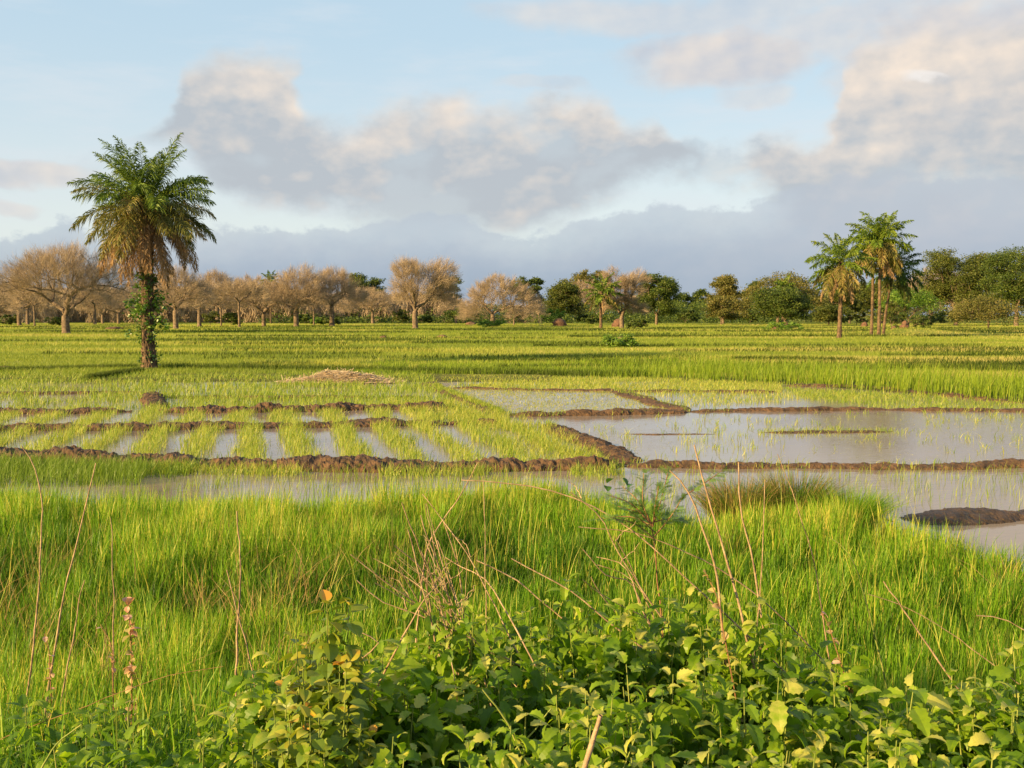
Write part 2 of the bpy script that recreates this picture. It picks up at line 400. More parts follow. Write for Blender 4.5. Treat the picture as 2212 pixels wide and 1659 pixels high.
xs = np.concatenate([-xh[:0:-1], xh])
GX, GY = np.meshgrid(xs, ys)
GZ = ground_z(GX, GY)
ny, nx = GX.shape
ii = (np.arange(ny - 1)[:, None] * nx + np.arange(nx - 1)[None]).reshape(-1)
ground = mesh_obj('ground', np.stack([GX, GY, GZ], -1), np.stack([ii, ii + 1, ii + nx + 1, ii + nx], 1), M['ground'], smooth=True)
tag(ground, kind='structure')
wv = np.array([[-55, 6, 0], [55, 6, 0], [55, 62, 0], [-55, 62, 0]], float)
water = mesh_obj('water', wv, np.array([[0, 1, 2, 3]]), M['water']); tag(water, kind='structure')

# ------------------------------------------------------------------ mud bunds
def mud_bund(pts, width, height, label, seed=0, clod=1.0, mat='mud', taper=0.8):
    P = np.array([(*gp(x, y), 0) for x, y in pts]); L = np.linalg.norm(np.diff(P, axis=0), axis=1).sum()
    step = max(0.035, L / 650)
    n = int(L / step) + 2
    C_ = smooth_path(P, n); c0 = C_[n // 2].copy()
    T = np.gradient(C_, axis=0); T /= np.linalg.norm(T, axis=1, keepdims=True); N = np.stack([-T[:, 1], T[:, 0], 0 * T[:, 0]], 1)
    s = np.linspace(0, L, n); C_ = C_ + N * ((fbm(s * .5, s * 0, seed) - .5) * 0.35)[:, None]
    K = 19; a = np.linspace(0, np.pi, K)
    endt = sst(s, 0, taper) * sst(L - s, 0, taper) * .85 + .15
    hv = height * .66 * (0.45 + 1.1 * fbm(s * .9, s * 0 + 3, seed + 1, 3)) * endt; wv_ = width * (0.75 + .5 * vn(s * .6, s * 0, seed + 2)) * (.5 + .5 * endt)
    V = C_[:, None] + N[:, None] * (np.cos(a)[None, :, None] * wv_[:, None, None] * .5)
    V[:, :, 2] = -0.12 + (np.sin(a)[None] ** .8) * (hv[:, None] + .12)
    fl = V.reshape(-1, 3); amp = 0.25 * height * clod + .012
    d = np.empty(len(fl)); dd = np.empty((len(fl), 2))
    for i, q in enumerate(fl):
        w = mnoise.noise_vector(Vector(q) * 3.1) * .12; q_ = Vector(q) + w
        v1 = mnoise.voronoi(Vector((q_[0] * 5 + seed, q_[1] * 5, q_[2] * 5)))[0][0]; v2 = mnoise.voronoi(Vector((q_[0] * 12, q_[1] * 12, q_[2] * 12 + seed)))[0][0]
        d[i] = (0.5 - v1) * .8 + (.45 - v2) * .75 + mnoise.fractal(Vector((q[0] * 2, q[1] * 2, q[2] * 2)), 1, 2, 4) * .7
    side = np.tile(np.sin(a) ** .5, n)
    fl[:, 2] += d * amp * side; fl[:, :2] += (np.tile(np.cos(a), n)[:, None] * np.repeat(N[:, :2], K, 0)) * (d * amp * .8)[:, None]
    j = np.arange(K - 1); q = (np.arange(n - 1)[:, None] * K + j[None]).reshape(-1)
    o = mesh_obj('mud_bund', fl - c0, np.stack([q, q + 1, q + K + 1, q + K], 1), M[mat], loc=tuple(c0), smooth=False)
    return tag(o, label, 'bund', 'mud bunds between the paddies')
BUNDS = [
 ([(-250, 985), (0, 990), (200, 998), (400, 1003), (600, 1009), (800, 1013), (1050, 1013), (1200, 1012), (1360, 1010)], .75, .29, 'long lumpy brown mud bund in front of the striped seedling beds', 1, 1.2),
 ([(1330, 1007), (1500, 1008), (1700, 1010), (1950, 1011), (2212, 1009), (2400, 1009)], .50, .15, 'low crumbly mud bund between the two open water paddies on the right', 2, 1.2),
 ([(-200, 930), (0, 929), (200, 928), (400, 926), (700, 921), (900, 918), (1100, 915)], .7, .22, 'mud bund between the two rows of striped seedling beds', 3, 1.1),
 ([(-200, 893), (0, 893), (150, 893), (285, 890)], .6, .25, 'short dark mud bund behind the left seedling beds, ending at the water gap', 4, 1.1),
 ([(345, 890), (500, 890), (640, 888), (800, 884), (980, 882)], .7, .34, 'dark mud bund behind the seedling beds, highest in its middle', 5, 1.1),
 ([(1085, 898), (1200, 898), (1350, 894), (1500, 891)], .6, .2, 'dark wet mud bund below the bed of flattened pale seedlings', 6, 1.0),
 ([(1480, 890), (1700, 887), (1950, 886), (2212, 889), (2450, 889)], .45, .13, 'thin brown mud bund along the far edge of the open water on the right', 7, 1.0),
 ([(1180, 918), (1230, 938), (1290, 965), (1345, 998), (1362, 1007)], .75, .2, 'diagonal crumbly reddish mud bund running into the junction', 8, 1.5),
 ([(1325, 845), (1370, 858), (1420, 873), (1490, 889)], .9, .15, 'diagonal light brown mud bund beside the flattened seedlings', 9, 1.0),
 ([(325, 853), (330, 865), (335, 884)], .8, .3, 'short lump of light brown mud in line with the big palm', 10, 1.0),
 ([(-200, 852), (0, 852), (150, 850), (310, 848)], .4, .12, 'thin dark bund across the far left paddy', 11, .8),
 ([(350, 858), (550, 860), (750, 859), (930, 858)], .45, .13, 'thin dark bund in front of the straw heap', 12, .8),
 ([(925, 826), (950, 842), (985, 856), (1040, 878), (1085, 897)], .8, .12, 'grassy diagonal bund between the straw heap and the flattened seedlings', 13, .8),
 ([(970, 838), (1150, 843), (1330, 845), (1500, 846), (1690, 847)], .4, .1, 'thin crumbly mud line beyond the flattened seedlings', 14, .8),
 ([(1690, 834), (1800, 836), (1920, 842), (2010, 852), (2120, 862), (2215, 871)], .6, .16, 'reddish mud bund at the foot of the tall rice', 15, 1.0),
 ([(1915, 1124), (1980, 1122), (2060, 1124), (2140, 1119), (2240, 1115), (2330, 1112)], .9, .16, 'dark chunky mud bank rising out of the near water at the right', 16, 1.3, 'mudwet'),
 ([(1635, 934), (1700, 934), (1800, 933), (1930, 933)], .55, .06, 'low muddy islet overgrown with short grass in the open water', 17, .7),
 ([(1330, 938), (1400, 939), (1500, 938), (1560, 938)], .18, .03, 'very thin strip of mud just breaking the open water', 18, .5),
 ([(-200, 800), (0, 798), (120, 797), (290, 794)], .9, .22, 'reddish brown mud bund behind the paddies left of the big palm', 19, 1.0),
 ([(1110, 806), (1200, 806), (1330, 810)], .6, .15, 'reddish mud bund in front of the tall rice near the centre', 20, 1.0),
]
for b in BUNDS: mud_bund(*b)

#SECTION grass
# ------------------------------------------------------------------ grass
WIND = np.array([0.9, 0.25])
def blades(P, H, W, var, lean=0.35, segs=2, wind=0.25, spread_dir=None):
    n = len(P); ang = rng.uniform(0, 2 * np.pi, n) if spread_dir is None else spread_dir
    bd = np.stack([np.cos(ang), np.sin(ang)], 1) * (lean * rng.uniform(.2, 1.2, n))[:, None] + WIND * wind * rng.uniform(.3, 1, n)[:, None]
    fa = rng.uniform(0, np.pi, n); wd = np.stack([np.cos(fa), np.sin(fa) * .6, 0 * fa], 1)
    ts = [0, .5, 1] if segs == 2 else [0, .35, .7, 1]
    ws = [1, .85, 0] if segs == 2 else [.8, 1, .7, 0]
    rows = []
    for t, w in zip(ts, ws):
        c = P.copy(); c[:, :2] += bd * (H * t ** 1.8)[:, None]; c[:, 2] += H * (t - .18 * t * t * np.minimum(1.5, np.linalg.norm(bd, axis=1) * 2))
        if w == 0: rows.append(c[:, None])
        else: rows.append(np.stack([c - wd * (W * w * .5)[:, None], c + wd * (W * w * .5)[:, None]], 1))
    V = np.concatenate(rows, 1); k = V.shape[1]; o = (np.arange(n) * k)[:, None]
    quads = [np.array([2 * i, 2 * i + 1, 2 * i + 3, 2 * i + 2]) + o for i in range(len(ts) - 2)]
    l = 2 * (len(ts) - 2); tri = np.array([l, l + 1, l + 2]) + o
    return V.reshape(-1, 3), [np.concatenate(quads), tri], np.repeat(var, k)
def ground_pts(xy): return np.concatenate([xy, ground_z(xy[:, 0], xy[:, 1])[:, None]], 1)
def screen_sample(n, y0, y1, power=1.0, half=.62, extra=2.0):
    # more points near, fewer far; covers a wedge wider than the view
    u = rng.uniform(0, 1, n)
    if power == 1.0: y = y0 * (y1 / y0) ** u                # density ~ 1/y^2 in area
    elif power == 0: y = np.sqrt(y0 ** 2 + u * (y1 ** 2 - y0 ** 2))
    x = rng.uniform(-1, 1, n) * (half * y + extra)
    return np.stack([x, y], 1)

bag = Bag()
# near rice: from the slope to the water edge
xy = screen_sample(430000, 3.6, 17.5, 0)
e = edge_y(xy[:, 0]) + .5 * (vn(xy[:, 0] * 1.5, xy[:, 1] * 1.5, 21) - .5)
patch = fbm(xy[:, 0] * .35, xy[:, 1] * .55, 31)
pn = fbm(xy[:, 0] * 2.4, xy[:, 1] * 2.8, 32, 3)
keep = (xy[:, 1] < e) & (rng.uniform(0, 1, len(xy)) < 0.35 + 1.1 * pn) & (rng.uniform(0, 1, len(xy)) < sst(xy[:, 1], 3.5, 6.5) * .85 + .15)
xy, e, patch, pn = xy[keep], e[keep], patch[keep], pn[keep]
y = xy[:, 1]
h = (.28 + .28 * sst(patch, .25, .75) + .26 * sst(pn, .25, .8)) * (0.6 + .4 * sst(e - y, 0, 1.0)) * rng.uniform(.5, 1.12, len(y))
h *= .8 + .25 * sst(y, 8, 13) 
v = .02 + .50 * sst(patch, .2, .8) + .34 * pn + .12 * sst(y, 8, 14) + rng.normal(0, .19, len(y)) + .20 * sst(xy[:, 0], -4, 5) - .08
v[rng.uniform(0, 1, len(y)) < .05] = .95
bag.add(*blades(ground_pts(xy), h, rng.uniform(.007, .013, len(y)) * (.7 + y * .03), np.clip(v, 0, 1), .24, 3, .08))
# fringe standing in the water beyond the edge
xf = rng.uniform(-9, 9, 15000); off = rng.exponential(.45, len(xf)); xy = np.stack([xf, edge_y(xf) + off - .2], 1)
keep = (vn(xy[:, 0] * 1.2, xy[:, 1] * .9, 44) > .38); xy = xy[keep]
P = ground_pts(xy); P[:, 2] = np.maximum(P[:, 2], -.06)
bag.add(*blades(P, rng.uniform(.22, .55, len(xy)), rng.uniform(.006, .011, len(xy)), np.clip(rng.normal(.6, .15, len(xy)), 0, 1), .3, 3, .2))
o = bag.obj('rice_grass', M['rice']); tag(o, 'tall bright green rice grass filling the near field up to the water edge', 'grass', kind='stuff')

# seedlings in the paddies
def inpoly(x, y, poly):
    r = np.zeros(len(x), bool); n = len(poly)
    for i in range(n):
        x0, y0 = poly[i]; x1, y1 = poly[(i + 1) % n]
        if y0 == y1: continue
        r ^= ((y0 > y) != (y1 > y)) & (x < (x1 - x0) * (y - y0) / (y1 - y0) + x0)
    return r
def region(pts, n):
    poly = [gp(*p) for p in pts]; a = np.array(poly); lo, hi = a.min(0), a.max(0)
    q = rng.uniform(0, 1, (n, 2)) * (hi - lo) + lo
    return q[inpoly(q[:, 0], q[:, 1], poly)]
def area(pts):
    a = np.array([gp(*p) for p in pts]); lo, hi = a.min(0), a.max(0); return (hi - lo).prod()
bag = Bag()
def seed_region(pts, dens, hmin, hmax, v0, v1, mask=None, lean=.5, clump=None, w=.012, flat=0.0):
    q = region(pts, int(dens * area(pts)))
    if clump:
        k, spread = clump
        q = np.repeat(q, k, 0) + rng.normal(0, spread, (len(q) * k, 2))
    if mask is not None: q = q[mask(q[:, 0], q[:, 1])]
    if not len(q): return
    P = np.concatenate([q, np.full((len(q), 1), -.03)], 1)
    H = rng.uniform(hmin, hmax, len(q)); var = rng.uniform(v0, v1, len(q))
    W = w * (.6 + q[:, 1] / 40) * rng.uniform(.6, 1.2, len(q))
    V, pl, va = blades(P, H, W, np.clip(var, 0, 1), lean, 2, .25)
    bag.add(V, pl, va)
# striped beds: rows run away from the viewer, tilted to the left
VX = 600
ang = math.atan((VX - 1106) * S / F)
def stripe(period, duty, ph, n=.50):
    ca, sa = math.cos(ang), math.sin(ang)
    def f(x, y):
        u = x * ca - y * sa + (fbm(x * .9, y * .9, 51) - .5) * n
        fr = np.abs(((u / period + ph) % 1.0) - .5) * 2
        return fr < duty + .5 * (rng.uniform(0, 1, len(x)) - .5) + .5 * (fbm(x * 1.1, y * .6, 52) - .5)
    return f
seed_region([(-250, 926), (1080, 914), (1190, 925), (1330, 1005), (1000, 1008), (600, 1003), (-250, 985)], 300, .18, .40, .3, .9, stripe(1.12, .42, .1))
seed_region([(-250, 885), (980, 878), (1080, 905), (1100, 914), (-250, 925)], 260, .14, .30, .3, .9, stripe(1.35, .42, .35))
# denser beds to the right end, next to the diagonal bund
seed_region([(1000, 905), (1130, 905), (1210, 935), (1330, 1005), (1180, 1005), (1080, 960)], 190, .14, .34, .4, 1.0, lambda x, y: fbm(x * .8, y * .8, 61) > .42, .6)
seed_region([(830, 870), (1000, 872), (1100, 905), (1100, 925), (900, 912)], 200, .14, .36, .4, 1.0, lambda x, y: fbm(x * .8, y * .8, 62) > .38, .6)
# scattered over the stripe beds
seed_region([(-250, 885), (1080, 880), (1330, 1005), (-250, 985)], 8, .08, .2, .4, 1.0, None, .9)
# far left fields behind the bunds
for pts, d in (([(-350, 803), (300, 800), (620, 808), (930, 812), (960, 850), (350, 855), (320, 848), (-350, 850)], 75), ([(-350, 850), (330, 850), (345, 885), (-350, 888)], 85), ([(345, 852), (970, 856), (990, 878), (700, 882), (345, 888)], 100)):
    seed_region(pts, d, .16, .38, .25, .8, lambda x, y: fbm(x * .5, y * .7, 63) > .40, .5, None, .016)
# flattened pale seedlings
seed_region([(950, 838), (1330, 845), (1500, 890), (1090, 896)], 130, .05, .14, .55, 1.0, lambda x, y: fbm(x * .5, y * .5, 64) > .33, 2.2, None, .014)
seed_region([(950, 812), (1400, 818), (1690, 830), (1690, 846), (1330, 845), (960, 838)], 110, .12, .26, .45, .95, lambda x, y: fbm(x * .3, y * .5, 65) > .34, .8, None, .016)
seed_region([(1335, 846), (1690, 846), (2000, 856), (2212, 872), (2500, 880), (2400, 887), (1700, 884), (1500, 888)], 62, .12, .26, .4, .95, lambda x, y: (fbm(x * .25, y * .5, 66) + .12 * sst(y, 34, 40)) > .47, .7, None, .015)
seed_region([(1690, 838), (1930, 850), (2212, 874), (2500, 885), (2400, 888), (1950, 884), (1750, 866)], 60, .12, .28, .3, .8, None, .7, None, .016)
# open water on the right: sparse tufts and floating shoots
big = [(1200, 920), (1520, 893), (2212, 890), (2500, 892), (2500, 1005), (1370, 1002)]
seed_region(big, 2.6, .10, .30, .35, .95, lambda x, y: fbm(x * .3, y * .5, 68) > .38, .8, (6, .06))
seed_region(big, 9, .03, .10, .6, 1.0, None, 3.0)
seed_region([(1500, 940), (1700, 940), (1690, 985), (1450, 985)], 14, .12, .32, .5, .9, None, .5)
seed_region([(1635, 930), (1930, 929), (1930, 935), (1635, 936)], 170, .08, .22, .3, .9, None, .7)
seed_region([(1600, 925), (2000, 925), (2000, 945), (1600, 945)], 8, .08, .22, .5, .9, None, .9, (3, .05))
low = [(1050, 1020), (2500, 1018), (2500, 1108), (1950, 1108), (1800, 1090), (1400, 1090), (1100, 1070)]
seed_region(low, 11, .14, .34, .3, .8, None, .4, (4, .08), .009)
seed_region([(150, 1020), (1050, 1020), (1100, 1070), (700, 1080), (200, 1065)], 22, .16, .38, .25, .7, lambda x, y: fbm(x * .9, y * .9, 67) > .45, .4, (4, .08), .009)
seed_region([(-250, 1000), (330, 1012), (300, 1050), (-250, 1060)], 420, .20, .46, .05, .5, None, .4, None, .010)  # darker blades carry the bund-side shade in their colour
# grass growing on the bunds
def along(pts, n, spread, hmin, hmax, v0, v1, zoff=.02, thr=.45, sd=0):
    P = np.array([(*gp(x, y), 0) for x, y in pts]); C_ = smooth_path(P, 400); i = rng.integers(0, 400, n)
    q = C_[i][:, :2] + rng.normal(0, 1, (n, 2)) * np.array([.05, spread])
    q = q[vn(q[:, 0] * 1.1, q[:, 1] * 0 + sd, 71 + sd) > thr]
    P = np.concatenate([q, np.full((len(q), 1), zoff)], 1)
    bag.add(*blades(P, rng.uniform(hmin, hmax, len(q)), .012 * (.6 + q[:, 1] / 40), np.clip(rng.uniform(v0, v1, len(q)), 0, 1), .6, 2, .2)) if len(q) else None
for k_, (pts, w_, h_, lb_, *_r) in enumerate(BUNDS):
    Dm = np.mean([gp(*p)[1] for p in pts]); Lm = abs(gp(*pts[-1])[0] - gp(*pts[0])[0]) + abs(gp(*pts[-1])[1] - gp(*pts[0])[1])
    dens_ = {0: 120, 1: 40, 2: 130, 3: 120, 4: 120, 5: 110, 6: 40, 7: 60, 12: 220, 15: 40, 17: 2, 18: 90}.get(k_, 30)
    along(pts, int(Lm * dens_), w_ * .35, .08, .26, .2, .9, .02, {1: .6, 6: .6, 15: .6}.get(k_, .42), k_)
# front slope of the long bund, left part with its shade put into the grass colour, and green cover of the dark clump
along([(-200, 1010), (0, 1012), (200, 1020), (420, 1020)], 3600, .35, .14, .34, .05, .55, .0, .1, 40)
along([(300, 1018), (700, 1026), (1100, 1026), (1340, 1024)], 2400, .18, .12, .34, .3, .95, -.02, .3, 41)
o = bag.obj('rice_seedlings', M['seedling']); tag(o, 'pale green rice seedlings standing in rows and patches in the flooded paddies', 'seedlings', kind='stuff')

# tall rice on the right, beyond the paddies
bag = Bag()
n = 150000
x = rng.uniform(-8, 42, n); y = rng.uniform(30, 66, n)
ty = tall_y(x) + .6 * (vn(x * .6, y * 0, 81) - .5)
keep = (y > ty) & (np.abs(x) < .66 * y + 3) & (y < ty + 16) & (rng.uniform(0, 1, n) < np.exp(-(y - ty) / 9)) & (rng.uniform(0, 1, n) < .35 + fbm(x * .8, y * .8, 84))
x, y, ty = x[keep], y[keep], ty[keep]
prof = sst(x, 2, 12)
notch = 1 - .35 * (vn(x * .55, x * 0, 82) > .78)
h = (.32 + .58 * prof) * rng.uniform(.5, 1.12, len(x)) * (.8 + .4 * vn(x * 1.6, y * 1.6, 86)) * notch * (.8 + .4 * fbm(x * .3, y * .3, 85))
v = np.clip(.42 + .35 * fbm(x * .25, y * .3, 83) + rng.normal(0, .12, len(x)) + .1 * sst(x, 12, 24), 0, 1)
bag.add(*blades(ground_pts(np.stack([x, y], 1)), h, rng.uniform(.018, .032, len(x)), v, .28, 2, .15))
o = bag.obj('tall_rice', M['tall_rice']); tag(o, 'dense block of tall green rice beyond the open water on the right', 'rice crop', kind='stuff')

# meadow beyond
bag = Bag()
n = 640000
xy = screen_sample(n, 44, 330, 1.0, .62, 4)
x, y = xy[:, 0], xy[:, 1]
keep = (y > np.where(x > -2, np.minimum(tall_y(x) + 2, 60), 50)) & (rng.uniform(0, 1, n) < .55 + .8 * fbm(x * .05, y * .14, 93))
xy = xy[keep]; x, y = xy[:, 0], xy[:, 1]
band = fbm(x * .03, y * .11, 91); b2 = fbm(x * .35, y * .5, 92)
h = (.12 + .15 * b2 + .07 * sst(band, .5, .8)) * rng.uniform(.6, 1.1, len(x)) * (1 + y / 260)
v = np.clip(.38 + .36 * sst(band, .28, .72) + .25 * (b2 - .4) + rng.normal(0, .12, len(x)) + .14 * sst(x / y, -.05, .45), 0, 1)
bag.add(*blades(ground_pts(xy), h, (.014 * (y / 45) * rng.uniform(.6, 1.4, len(x))), v, .6, 2, .2))
# lines of dark tufts stand in for bund and earth-step shadows on the meadow
for sd in range(75):
    yy = 50 * (240 / 50) ** rng.uniform(0, 1); x0 = rng.uniform(-.6, .55) * yy; L = rng.uniform(.08, .5) * yy
    m_ = int(900); t = rng.uniform(0, 1, m_)
    xx = x0 + t * L; y_ = yy + rng.normal(0, .13, m_) * yy / 70 + .9 * np.sin(t * 4 + sd) + .3 * np.sin(t * 13)
    P = ground_pts(np.stack([xx, y_], 1))
    ok = np.array([tall_y(a) + 4 < b for a, b in zip(xx, y_)]) & (y_ > 49)
    if ok.sum() > 3:
        P = P[ok]; bag.add(*blades(P, rng.uniform(.2, .42, len(P)) * (1 + yy / 300), .034 * yy / 50 * np.ones(len(P)), np.clip(rng.uniform(0, .12, len(P)) + (.7 if sd % 5 == 0 else 0), 0, 1), .5, 2, .2))
for pts_, hh_ in (([(345, 798), (600, 801), (930, 808), (1200, 812), (1400, 815)], .42), ([(-200, 806), (60, 803), (290, 797)], .3), ([(190, 823), (240, 815), (300, 806)], .3)):  # dark grass strips; the long one paints the shade of the tall-grass edge
    C_ = smooth_path([(*gp(*p_), 0) for p_ in pts_], 300); q_ = C_[rng.integers(0, 300, 5200)][:, :2] + rng.normal(0, 1, (5200, 2)) * np.array([.1, .35]); P = ground_pts(q_)
    bag.add(*blades(P, hh_ * rng.uniform(.6, 1.1, len(P)), .026 * np.ones(len(P)), np.clip(rng.uniform(0, .22, len(P)), 0, 1), .4, 2, .2))
o = bag.obj('meadow_grass', M['meadow']); tag(o, 'short yellow-green meadow grass between the paddies and the trees', 'grass', kind='stuff')

#SECTION trees
# ------------------------------------------------------------------ trees
class Skel:
    def __init__(s): s.P0=[]; s.P1=[]; s.D0=[]; s.D1=[]; s.r0=[]; s.r1=[]
    def branch(s, a, b, da, db, ra, rb, k, wob, lr):
        L = np.linalg.norm(b - a); t = np.linspace(0, 1, k + 1)[:, None]
        h = (2*t**3-3*t**2+1)*a + (t**3-2*t**2+t)*da*L*.8 + (-2*t**3+3*t**2)*b + (t**3-t**2)*db*L*.5
        if k > 1: h[1:-1] += lr.normal(0, wob * L, (k - 1, 3))
        D = np.gradient(h, axis=0) if k > 1 else np.stack([b - a, b - a]); D[0] = da
        r = np.linspace(ra, rb, k + 1)
        for i in range(k):
            s.P0.append(h[i]); s.P1.append(h[i+1]); s.D0.append(D[i]); s.D1.append(D[i+1]); s.r0.append(r[i]); s.r1.append(r[i+1])
        return D[-1] / (np.linalg.norm(D[-1]) + 1e-9)
def grow(T, base, top, r_tip, lr, expo=2.3, trunk_r=None, up=.25, f0=.42):
    sk = Skel(); n = len(T)
    R0 = r_tip * n ** (1 / expo) if trunk_r is None else trunk_r
    ex = math.log(n) / math.log(R0 / r_tip)
    rad = lambda k: r_tip * k ** (1 / ex)
    d = np.array([0, 0, 1.0])
    flare = base + (top - base) * .18
    sk.branch(base, flare, d, d, R0 * 1.55, R0 * 1.02, 2, 0, lr)
    dd = sk.branch(flare, top, d, (top - base) / np.linalg.norm(top - base), R0 * 1.02, R0 * .9, 3, .012, lr)
    tips = []
    def rec(node, d, idx, depth):
        pts = T[idx]
        if len(idx) == 1 or depth > 14:
            sk.branch(node, pts[0], d, (pts[0] - node), rad(1), r_tip * .4, 1, 0, lr); tips.append((pts[0], pts[0] - node)); return
        k = 2 if (depth > 1 or len(idx) < 8) else lr.integers(3, 5)
        if k == 2:
            c = pts.mean(0); w = np.linalg.svd(pts - c, full_matrices=False)[2][0] + lr.normal(0, .15, 3)
            pr = (pts - c) @ w; q = np.quantile(pr, lr.uniform(.35, .65)); g = [idx[pr <= q], idx[pr > q]]
        else:
            a = np.arctan2(pts[:, 1] - node[1], pts[:, 0] - node[0]); a = (a + lr.uniform(0, 6.28)) % (2 * np.pi)
            edges = np.sort(lr.uniform(0, 2 * np.pi, k)); b = np.digitize(a, edges) % k; g = [idx[b == i] for i in range(k)]
        for gi in g:
            if len(gi) == 0: continue
            c = T[gi].mean(0); f = f0 if len(gi) > 3 else .6
            tgt = node + (c - node) * f * lr.uniform(.85, 1.15)
            tgt[2] += (c[2] - node[2]) * .0 - up * f * np.linalg.norm(c[:2] - node[:2]) * (.5 if depth < 3 else .15)
            nd = sk.branch(node, tgt, d, (c - node) / (np.linalg.norm(c - node) + 1e-9), rad(len(gi)) , rad(len(gi)) * .93, 3 if len(gi) > 20 else (2 if len(gi) > 4 else 1), .035, lr)
            rec(tgt, nd, gi, depth + 1)
    rec(top, dd, np.arange(n), 0)
    return sk, tips
def skel_geo(sk):
    P0, P1, D0, D1 = (np.array(a) for a in (sk.P0, sk.P1, sk.D0, sk.D1)); r0, r1 = np.array(sk.r0), np.array(sk.r1)
    out = []
    rm = r0.max()
    for lo, hi, sd in ((0, .12, 3), (.12, .4, 5), (.4, 9, 9)):
        k = (r0 / rm >= lo) & (r0 / rm < hi)
        if k.any(): out.append(prisms(P0[k], P1[k], D0[k], D1[k], r0[k], r1[k], sd))
    return out
def umbrella(n, Rx, z0, z1, lr, flat=.8, droop=.3, asym=0.0):
    th = lr.uniform(0, 2 * np.pi, n); rho = np.sqrt(lr.uniform(0, 1, n))
    lob = 1 + .16 * np.sin(th * 3 + lr.uniform(0, 6)) + .12 * np.sin(th * 5 + lr.uniform(0, 6)) + asym * np.cos(th)
    zt = z0 + (z1 - z0) * (1 - rho ** 2.4 * flat); zb = z0 + (z1 - z0) * .05 * (1 - rho) + (z1 - z0) * .25 * (1 - rho) ** .5 - droop * (z1 - z0) * rho ** 3 * .4
    u = lr.beta(2.2, 1.1, n)
    z = zb + (zt - zb) * u
    x = rho * Rx * lob * np.cos(th); y = rho * Rx * lob * np.sin(th)
    z = z + (z1 - z0) * .08 * (vn(x * .35 + 20, y * .35 + 20, 5) - .5) * 2
    return np.stack([x, y, z], 1)
def lobes(n, Rx, z0, z1, lr, k=9, squash=.75, cone=0.0):
    c = []; zc = (z0 + z1) / 2
    for i in range(k):
        t = (i + .5) / k; z = z0 + (z1 - z0) * (.18 + .70 * t)
        w = Rx * (1 - cone * t) * math.sqrt(max(.12, 1 - ((z - zc) / ((z1 - z0) * .62)) ** 2)) * .62
        a = i * 2.4 + lr.uniform(-.5, .5); c.append((w * math.cos(a), w * math.sin(a), z, Rx * lr.uniform(.34, .55) * (1 - cone * .5 * t)))
    c = np.array(c); i = lr.integers(0, k, n); d = lr.normal(0, 1, (n, 3)); d /= np.linalg.norm(d, axis=1, keepdims=True)
    d[:, 2] = np.where(d[:, 2] < -.3, -d[:, 2] * .5, d[:, 2])
    r = c[i, 3] * lr.uniform(.55, 1.05, n) ; P = c[i, :3] + d * r[:, None] * np.array([1, 1, squash])
    P[:, 2] = np.clip(P[:, 2], z0, z1 + .4); return P
def twig_spray(tips, per, L, w, lr, upb=.35, droop=0.0, org=None):
    T = np.repeat(np.array([t[0] for t in tips]), per, 0); D = np.repeat(np.array([t[1] / (np.linalg.norm(t[1]) + 1e-9) for t in tips]), per, 0)
    if org is not None:
        rd = T - org; rd /= np.linalg.norm(rd, axis=1, keepdims=True) + 1e-9; D = D * .35 + rd * .9
    n = len(T); d = D * .9 + lr.normal(0, .34, (n, 3)); d[:, 2] = d[:, 2] * .7 + upb - droop; d /= np.linalg.norm(d, axis=1, keepdims=True)
    l = L * lr.uniform(.5, 1.2, n)[:, None]; s = T - d * l * lr.uniform(0, .6, n)[:, None] + lr.normal(0, L * .18, (n, 3)); e = s + d * l
    side = np.cross(d, lr.normal(0, 1, (n, 3))); side /= np.linalg.norm(side, axis=1, keepdims=True) + 1e-9
    mid = (s + e) / 2 + lr.normal(0, L * .06, (n, 3))
    V = np.stack([s - side * w / 2, s + side * w / 2, mid + side * w * .4, mid - side * w * .4, e], 1)
    o = (np.arange(n) * 5)[:, None]
    return V.reshape(-1, 3), [np.array([0, 1, 2, 3]) + o, np.array([3, 2, 4]) + o], np.repeat(np.clip(lr.normal(.5, .2, n), 0, 1), 5)
def leaf_cards(P, per, spread, size, lr, drop=.25, vspread=.55):
    T = np.repeat(P, per, 0) + lr.normal(0, spread, (len(P) * per, 3)) * np.array([1, 1, vspread]); n = len(T)
    a = lr.normal(0, 1, (n, 3)); a[:, 2] = a[:, 2] * .5 - drop; a /= np.linalg.norm(a, axis=1, keepdims=True)
    b = np.cross(a, lr.normal(0, 1, (n, 3))); b /= np.linalg.norm(b, axis=1, keepdims=True) + 1e-9
    s = size * lr.uniform(.55, 1.25, n)[:, None]
    V = np.stack([T - a * s * .5, T + b * s * .24, T + a * s * .5, T - b * s * .24], 1)
    base = np.repeat(lr.normal(.5, .14, len(P)), per)
    return V.reshape(-1, 3), np.array([0, 1, 2, 3]) + (np.arange(n) * 4)[:, None], np.repeat(np.clip(base + lr.normal(0, .16, n), 0, 1), 4)

